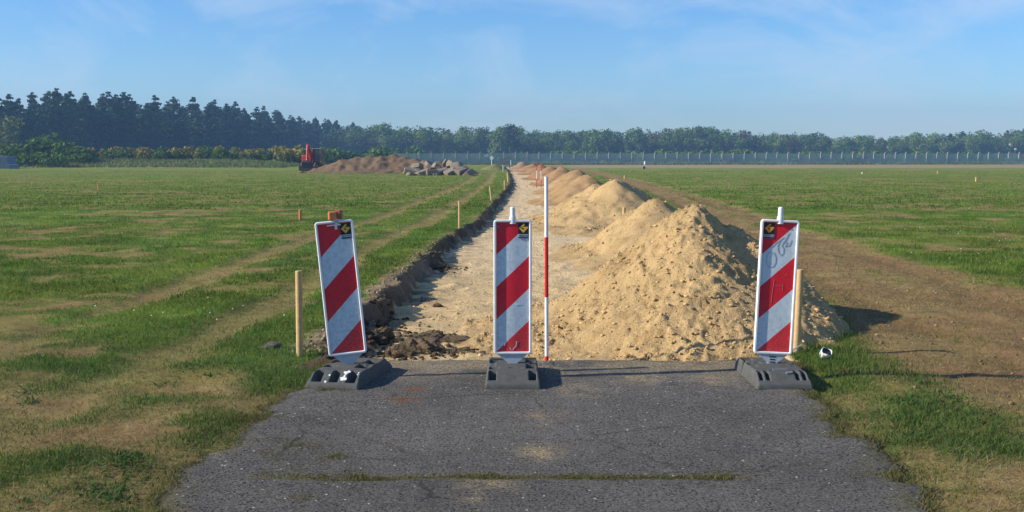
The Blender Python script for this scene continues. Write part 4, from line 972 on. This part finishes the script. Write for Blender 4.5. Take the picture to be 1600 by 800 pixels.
def bush(seed, cols, flower=None, n=420, tall=1.0):
    r = random.Random(seed); lobes = [(r.uniform(-.9, .9), r.uniform(-.7, .7), r.uniform(.35, .95) * tall, r.uniform(.35, .62)) for k in range(9)]
    V, q, c = clumps(lobes, n, .10, .22, cols, seed, .8, .35); V[:, 2] = np.clip(V[:, 2], .0, None)
    if flower is not None:
        f = np.random.default_rng(seed); k = (V[::4, 2] > .85 * tall) & (f.uniform(size=n) < .75); c = c.reshape(n, 4, 3); c[k] = np.array(flower) * f.uniform(.7, 1.2, (k.sum(), 1, 1)); c = c.reshape(-1, 3)
    return npmesh('foliage', V, q, c), trunk_mesh(.8 * tall, .06, 4, seed, .5)
DEC = [deciduous(700 + k, n=1250) for k in range(5)] + [deciduous(720, W=4.2, n=720, cols=((.07, .105, .025), (.15, .18, .05))), deciduous(721, W=6.2, n=1300), deciduous(722, W=5, cols=((.075, .07, .025), (.12, .10, .035)))]
PIN = [pine(740 + k, n=1700) for k in range(7)]
BG = ((.060, .125, .026), (.135, .210, .045)); BO = ((.125, .160, .035), (.24, .245, .06))
BUS = [bush(760 + k, BG) for k in range(4)]; GOL = [bush(780 + k, BO, (.30, .27, .06), tall=1.1) for k in range(3)] + [bush(790, BO, (.26, .21, .06), tall=1.0)]
def tree(name, parts, x, y, s, rz, label, cat, group, leaf, bark, stretch=1.0, cn='crown', z=None):
    t = empty(name, (x, y, gz1(x, y) - .05 if z is None else z), rz, label, cat, group); t.scale = (s * stretch, s * stretch, s)
    obj(cn, parts[0], M[leaf], t); obj('trunk' if cn == 'crown' else 'stem', parts[1], M[bark], t); return t
# pine forest edge on the left: from beside the field into the distance, several rows deep
edge = [(-8, 150, 290), (60, 146, 296), (120, 143, 302), (200, 152, 318), (280, 157, 340), (340, 161, 362), (400, 169, 395), (440, 174, 425), (490, 186, 470), (545, 194, 530)]
ex_, ey_, eY = [np.array([e[i] for e in edge], float) for i in range(3)]
r = random.Random(77)
for row in range(5):
    px = -22 + row * 3
    while px < 560:
        Y = float(np.interp(px, ex_, eY)) + row * 9 + r.uniform(-3, 3); top = AT(px, float(np.interp(px, ex_, ey_)), Y).z; q = AT(px, 245, Y)
        h = top * (r.uniform(.80, 1.04) if row else r.uniform(.74, 1.0)) * (1 + .012 * row)
        tree('pine_tree', PIN[r.randrange(7)], q.x, Y, h / 19, r.uniform(0, 6.28), 'dark pine tree standing in the tall forest beyond the left field', 'pine tree', 'pines of the forest on the left', 'needle', 'pinebark', r.uniform(.9, 1.25))
        px += (3.9 + row * .5) / Y * F * r.uniform(.75, 1.25)
q = AT(18, 245, 262); tree('broadleaf_tree', DEC[5], q.x, 262, 12.5 / 15, 1, 'pale green tree in front of the pines at the far left edge', 'tree', None, 'leaf', 'bark', 1.05)
# tree line behind the fence
sky = [(505, 194), (540, 195), (575, 198), (600, 192), (640, 198), (665, 193), (700, 200), (740, 197), (765, 194), (800, 197), (830, 203), (870, 203), (910, 202), (960, 200), (985, 201), (1030, 198), (1060, 198), (1100, 195), (1130, 199), (1165, 203), (1195, 207), (1225, 208), (1250, 206), (1290, 210), (1330, 212), (1370, 212), (1400, 210), (1430, 206), (1460, 206), (1500, 206), (1540, 204), (1580, 202), (1620, 200)]
sx, sy = np.array([s[0] for s in sky], float), np.array([s[1] for s in sky], float)
for row in range(4):
    px = 512 + row * 7
    while px < 1625:
        Y = np.interp(px, [500, 800, 1200, 1600], [470, 480, 520, 560]) + row * 16 + r.uniform(-5, 5); q = AT(px, 245, Y)
        top = AT(px, float(np.interp(px, sx, sy)), Y).z; h = top * (r.uniform(.66, .92) if row == 0 else r.uniform(.82, .99) if row == 1 else r.uniform(.93, 1.04))
        v = r.choices(range(8), (4, 4, 4, 4, 4, 4, 3, 1))[0]
        if px > 1380 and r.random() < .5 and row == 2: tree('pine_tree', PIN[r.randrange(7)], q.x, Y, h / 19, r.uniform(0, 6.28), 'dark pine among the broadleaf trees on the far right skyline', 'pine tree', 'pines on the far right skyline', 'needle', 'pinebark', 1.5)
        else: tree('broadleaf_tree', DEC[v], q.x, Y, h / 15, r.uniform(0, 6.28), 'hazy green broadleaf tree in the wood behind the far fence', 'tree', 'broadleaf trees behind the fence', 'leaf', 'bark', r.uniform(.85, 1.2))
        px += (6.9 + row * .6) / Y * F * r.uniform(.7, 1.2)
DK = deciduous(730, 15, 4.6, 900, ((.024, .05, .016), (.05, .085, .026)))
q = AT(797, 245, 462); tree('broadleaf_tree', DK, q.x, 462, AT(797, 188, 462).z / 15, 2, 'dark green tree standing tallest above the tree line at the path end', 'tree', None, 'leaf', 'bark', .95)
# far wood behind everything as one mass
lob = []
for k in range(420):
    px = r.uniform(-60, 1680); Y = r.uniform(590, 640); h = AT(px, float(np.interp(px, list(ex_[:7]) + list(sx), list(ey_[:7] + 25) + list(sy))), Y).z * r.uniform(.55, .93); q = AT(px, 245, Y); lob.append((q.x, Y, h * r.uniform(.35, .8), h * .24))
for k in range(260):
    px = r.uniform(-60, 565); Y = float(np.interp(px, ex_, eY)) + r.uniform(58, 75); q = AT(px, 245, Y); h = AT(px, float(np.interp(px, ex_, ey_)), Y).z; lob.append((q.x, Y, h * r.uniform(.08, .62), h * .2))
V_, q_, c_ = clumps(lob, 26000, .9, 1.9, ((.030, .062, .02), (.07, .11, .03)), 900)
obj('far_wood', npmesh('far_wood', V_, q_, c_), M['leaf'])['kind'] = 'stuff'
# bushes: big green ones at the far left, flowering ones along the forest, scrub by the fence
for (px, yb, yt, Y, w) in ((18, 262, 222, 172, 1.5), (48, 262, 216, 176, 1.5), (75, 262, 209, 180, 1.7), (98, 262, 216, 176, 1.5), (118, 262, 224, 172, 1.2), (60, 262, 234, 166, 1.5), (90, 262, 238, 164, 1.3), (130, 262, 236, 170, 1.2), (35, 262, 236, 166, 1.4), (5, 262, 230, 168, 1.3)):
    a, b = AT(px, yb, Y), AT(px, yt, Y); z0 = gz1(a.x, Y); h = b.z - z0
    tree('bush', BUS[r.randrange(4)], a.x, Y, h / 1.45, r.uniform(0, 6.28), 'big rounded green bush below the pines at the far left', 'bush', 'big green bushes on the far left', 'shrub', 'bark', r.uniform(.85, 1.1), 'foliage')
px = 128
while px < 505:
    Y = r.uniform(181, 196); a = AT(px, 256, Y); z0 = gz1(a.x, Y); h = AT(px, r.uniform(227, 234), Y).z - z0; gd = r.random() < .62
    tree('bush', (GOL if gd else BUS)[r.randrange(4)], a.x, Y, h / 1.5, r.uniform(0, 6.28), 'yellow flowering shrub in the strip below the pine forest' if gd else 'plain green shrub in the yellow strip below the pine forest', 'bush', 'yellow flowering shrubs below the forest' if gd else 'green shrubs below the forest', 'shrub', 'bark', r.uniform(.8, 1.15), 'foliage')
    px += r.uniform(8, 15)
px = 500
while px < 790:
    Y = r.uniform(232, 250); a = AT(px, 254, Y); h = AT(px, r.uniform(226, 238) if px < 680 else r.uniform(238, 243), Y).z
    tree('bush', BUS[r.randrange(4)], a.x, Y, max(h, 1.2) / 1.45, r.uniform(0, 6.28), 'green shrub behind the spoil heaps and the left end of the fence', 'bush', 'green shrubs behind the spoil', 'shrub', 'bark', 1.2, 'foliage')
    px += r.uniform(9, 17)
px = 800
while px < 1610:
    Y = r.uniform(300, 400); a = AT(px, 254, Y); h = r.uniform(2.5, 4.5)
    tree('bush', BUS[r.randrange(4)], a.x, Y, h / 1.45, r.uniform(0, 6.28), 'low shrub between the far fence and the broadleaf wood', 'bush', 'low shrubs behind the fence', 'shrub', 'bark', 1.4, 'foliage')
    px += r.uniform(12, 26)
# taller grass along the fence foot and on the bank
def far_tufts():
    t = rng.uniform(0, 1, 9000); x = -24 + 156 * t; y = 224 + 26 * t - rng.uniform(.3, 7, 9000); k = fbm(x, y, 5, 2, 131); ok = k > .42
    x, y = x[ok], y[ok]; x2 = rng.uniform(-110, -34, 9000); y2 = rng.uniform(162, 178, 9000); x, y = np.concatenate([x, x2]), np.concatenate([y, y2]); n = len(x)
    col = lerp(np.array([.09, .15, .04]), np.array([.19, .19, .08]), rng.uniform(0, 1, n))
    blades('tall_grass', x, y, gz(x, y), rng.uniform(.2, .6, n), rng.uniform(.12, .25, n), rng.uniform(.1, .5, n), col, tri=True)
far_tufts()

# ------------------------------------------------------------------ light, sky, haze
SUN_EL, SUN_AZ = 28.0, 261.0                 # clockwise from +Y
sd = Vector((math.sin(R(SUN_AZ)) * math.cos(R(SUN_EL)), math.cos(R(SUN_AZ)) * math.cos(R(SUN_EL)), math.sin(R(SUN_EL))))
sun = bpy.data.lights.new('sun', 'SUN'); sun.energy = 4.1; sun.angle = R(.7); sun.color = (1.0, .90, .76)
so = bpy.data.objects.new('sun', sun); C.objects.link(so); so.rotation_euler = sd.to_track_quat('Z', 'Y').to_euler(); so.location = (-20, 0, 30)
w = bpy.data.worlds.new('World'); bpy.context.scene.world = w; w.use_nodes = True; nt = w.node_tree
bg = nt.nodes['Background']; skyt = N(nt, 'ShaderNodeTexSky', sky_type='NISHITA', sun_disc=False)
skyt.sun_elevation = R(SUN_EL); skyt.sun_rotation = R(SUN_AZ); skyt.air_density = 1.0; skyt.dust_density = 0.3; skyt.ozone_density = 4.0
tc = N(nt, 'ShaderNodeTexCoord'); mp = N(nt, 'ShaderNodeMapping'); mp.inputs['Scale'].default_value = (1.6, 1.0, 3.4); mp.inputs['Rotation'].default_value = (0, R(-32), 0); mp.inputs['Location'].default_value = (9.1, 2.0, 5.2)
L(nt, tc.outputs['Generated'], mp.inputs[0])
n1 = N(nt, 'ShaderNodeTexNoise', Scale=3.6, Detail=8.0, Roughness=.62, Distortion=.9); L(nt, mp.outputs[0], n1.inputs['Vector'])
f1 = ramp(nt, n1.outputs['Fac'], [(.45, 0), (.76, .50)])
hs = N(nt, 'ShaderNodeHueSaturation', Saturation=1.22); L(nt, skyt.outputs[0], hs.inputs['Color'])
tint = mixc(nt, 1.0, hs.outputs[0], (.82, .96, 1.16), 'MULTIPLY')
c = mixc(nt, f1, tint, (5.0, 5.7, 6.6))
L(nt, c, bg.inputs['Color']); bg.inputs['Strength'].default_value = .089
hz = MB().box((0, 560, 24.5), (2100, 1240, 56)).build('haze', None); hz['kind'] = 'stuff'
hm = bpy.data.materials.new('haze'); hm.use_nodes = True; ht = hm.node_tree; ht.nodes.remove(ht.nodes['Principled BSDF'])
pv = N(ht, 'ShaderNodeVolumePrincipled'); pv.inputs['Color'].default_value = (.27, .49, .80, 1); pv.inputs['Density'].default_value = .0006; pv.inputs['Anisotropy'].default_value = .1
L(ht, pv.outputs[0], ht.nodes['Material Output'].inputs['Volume']); hz.data.materials.append(hm); hz.display_type = 'WIRE'

sc = bpy.context.scene
sc.view_settings.view_transform = 'Standard'; sc.view_settings.look = 'None'; sc.view_settings.exposure = 0.75; sc.view_settings.gamma = 1
sc.cycles.use_denoising = True; sc.cycles.max_bounces = 5; sc.cycles.diffuse_bounces = 2; sc.cycles.glossy_bounces = 2; sc.cycles.transparent_max_bounces = 8
sc.cycles.volume_bounces = 0; sc.cycles.transmission_bounces = 2; sc.cycles.use_adaptive_sampling = False
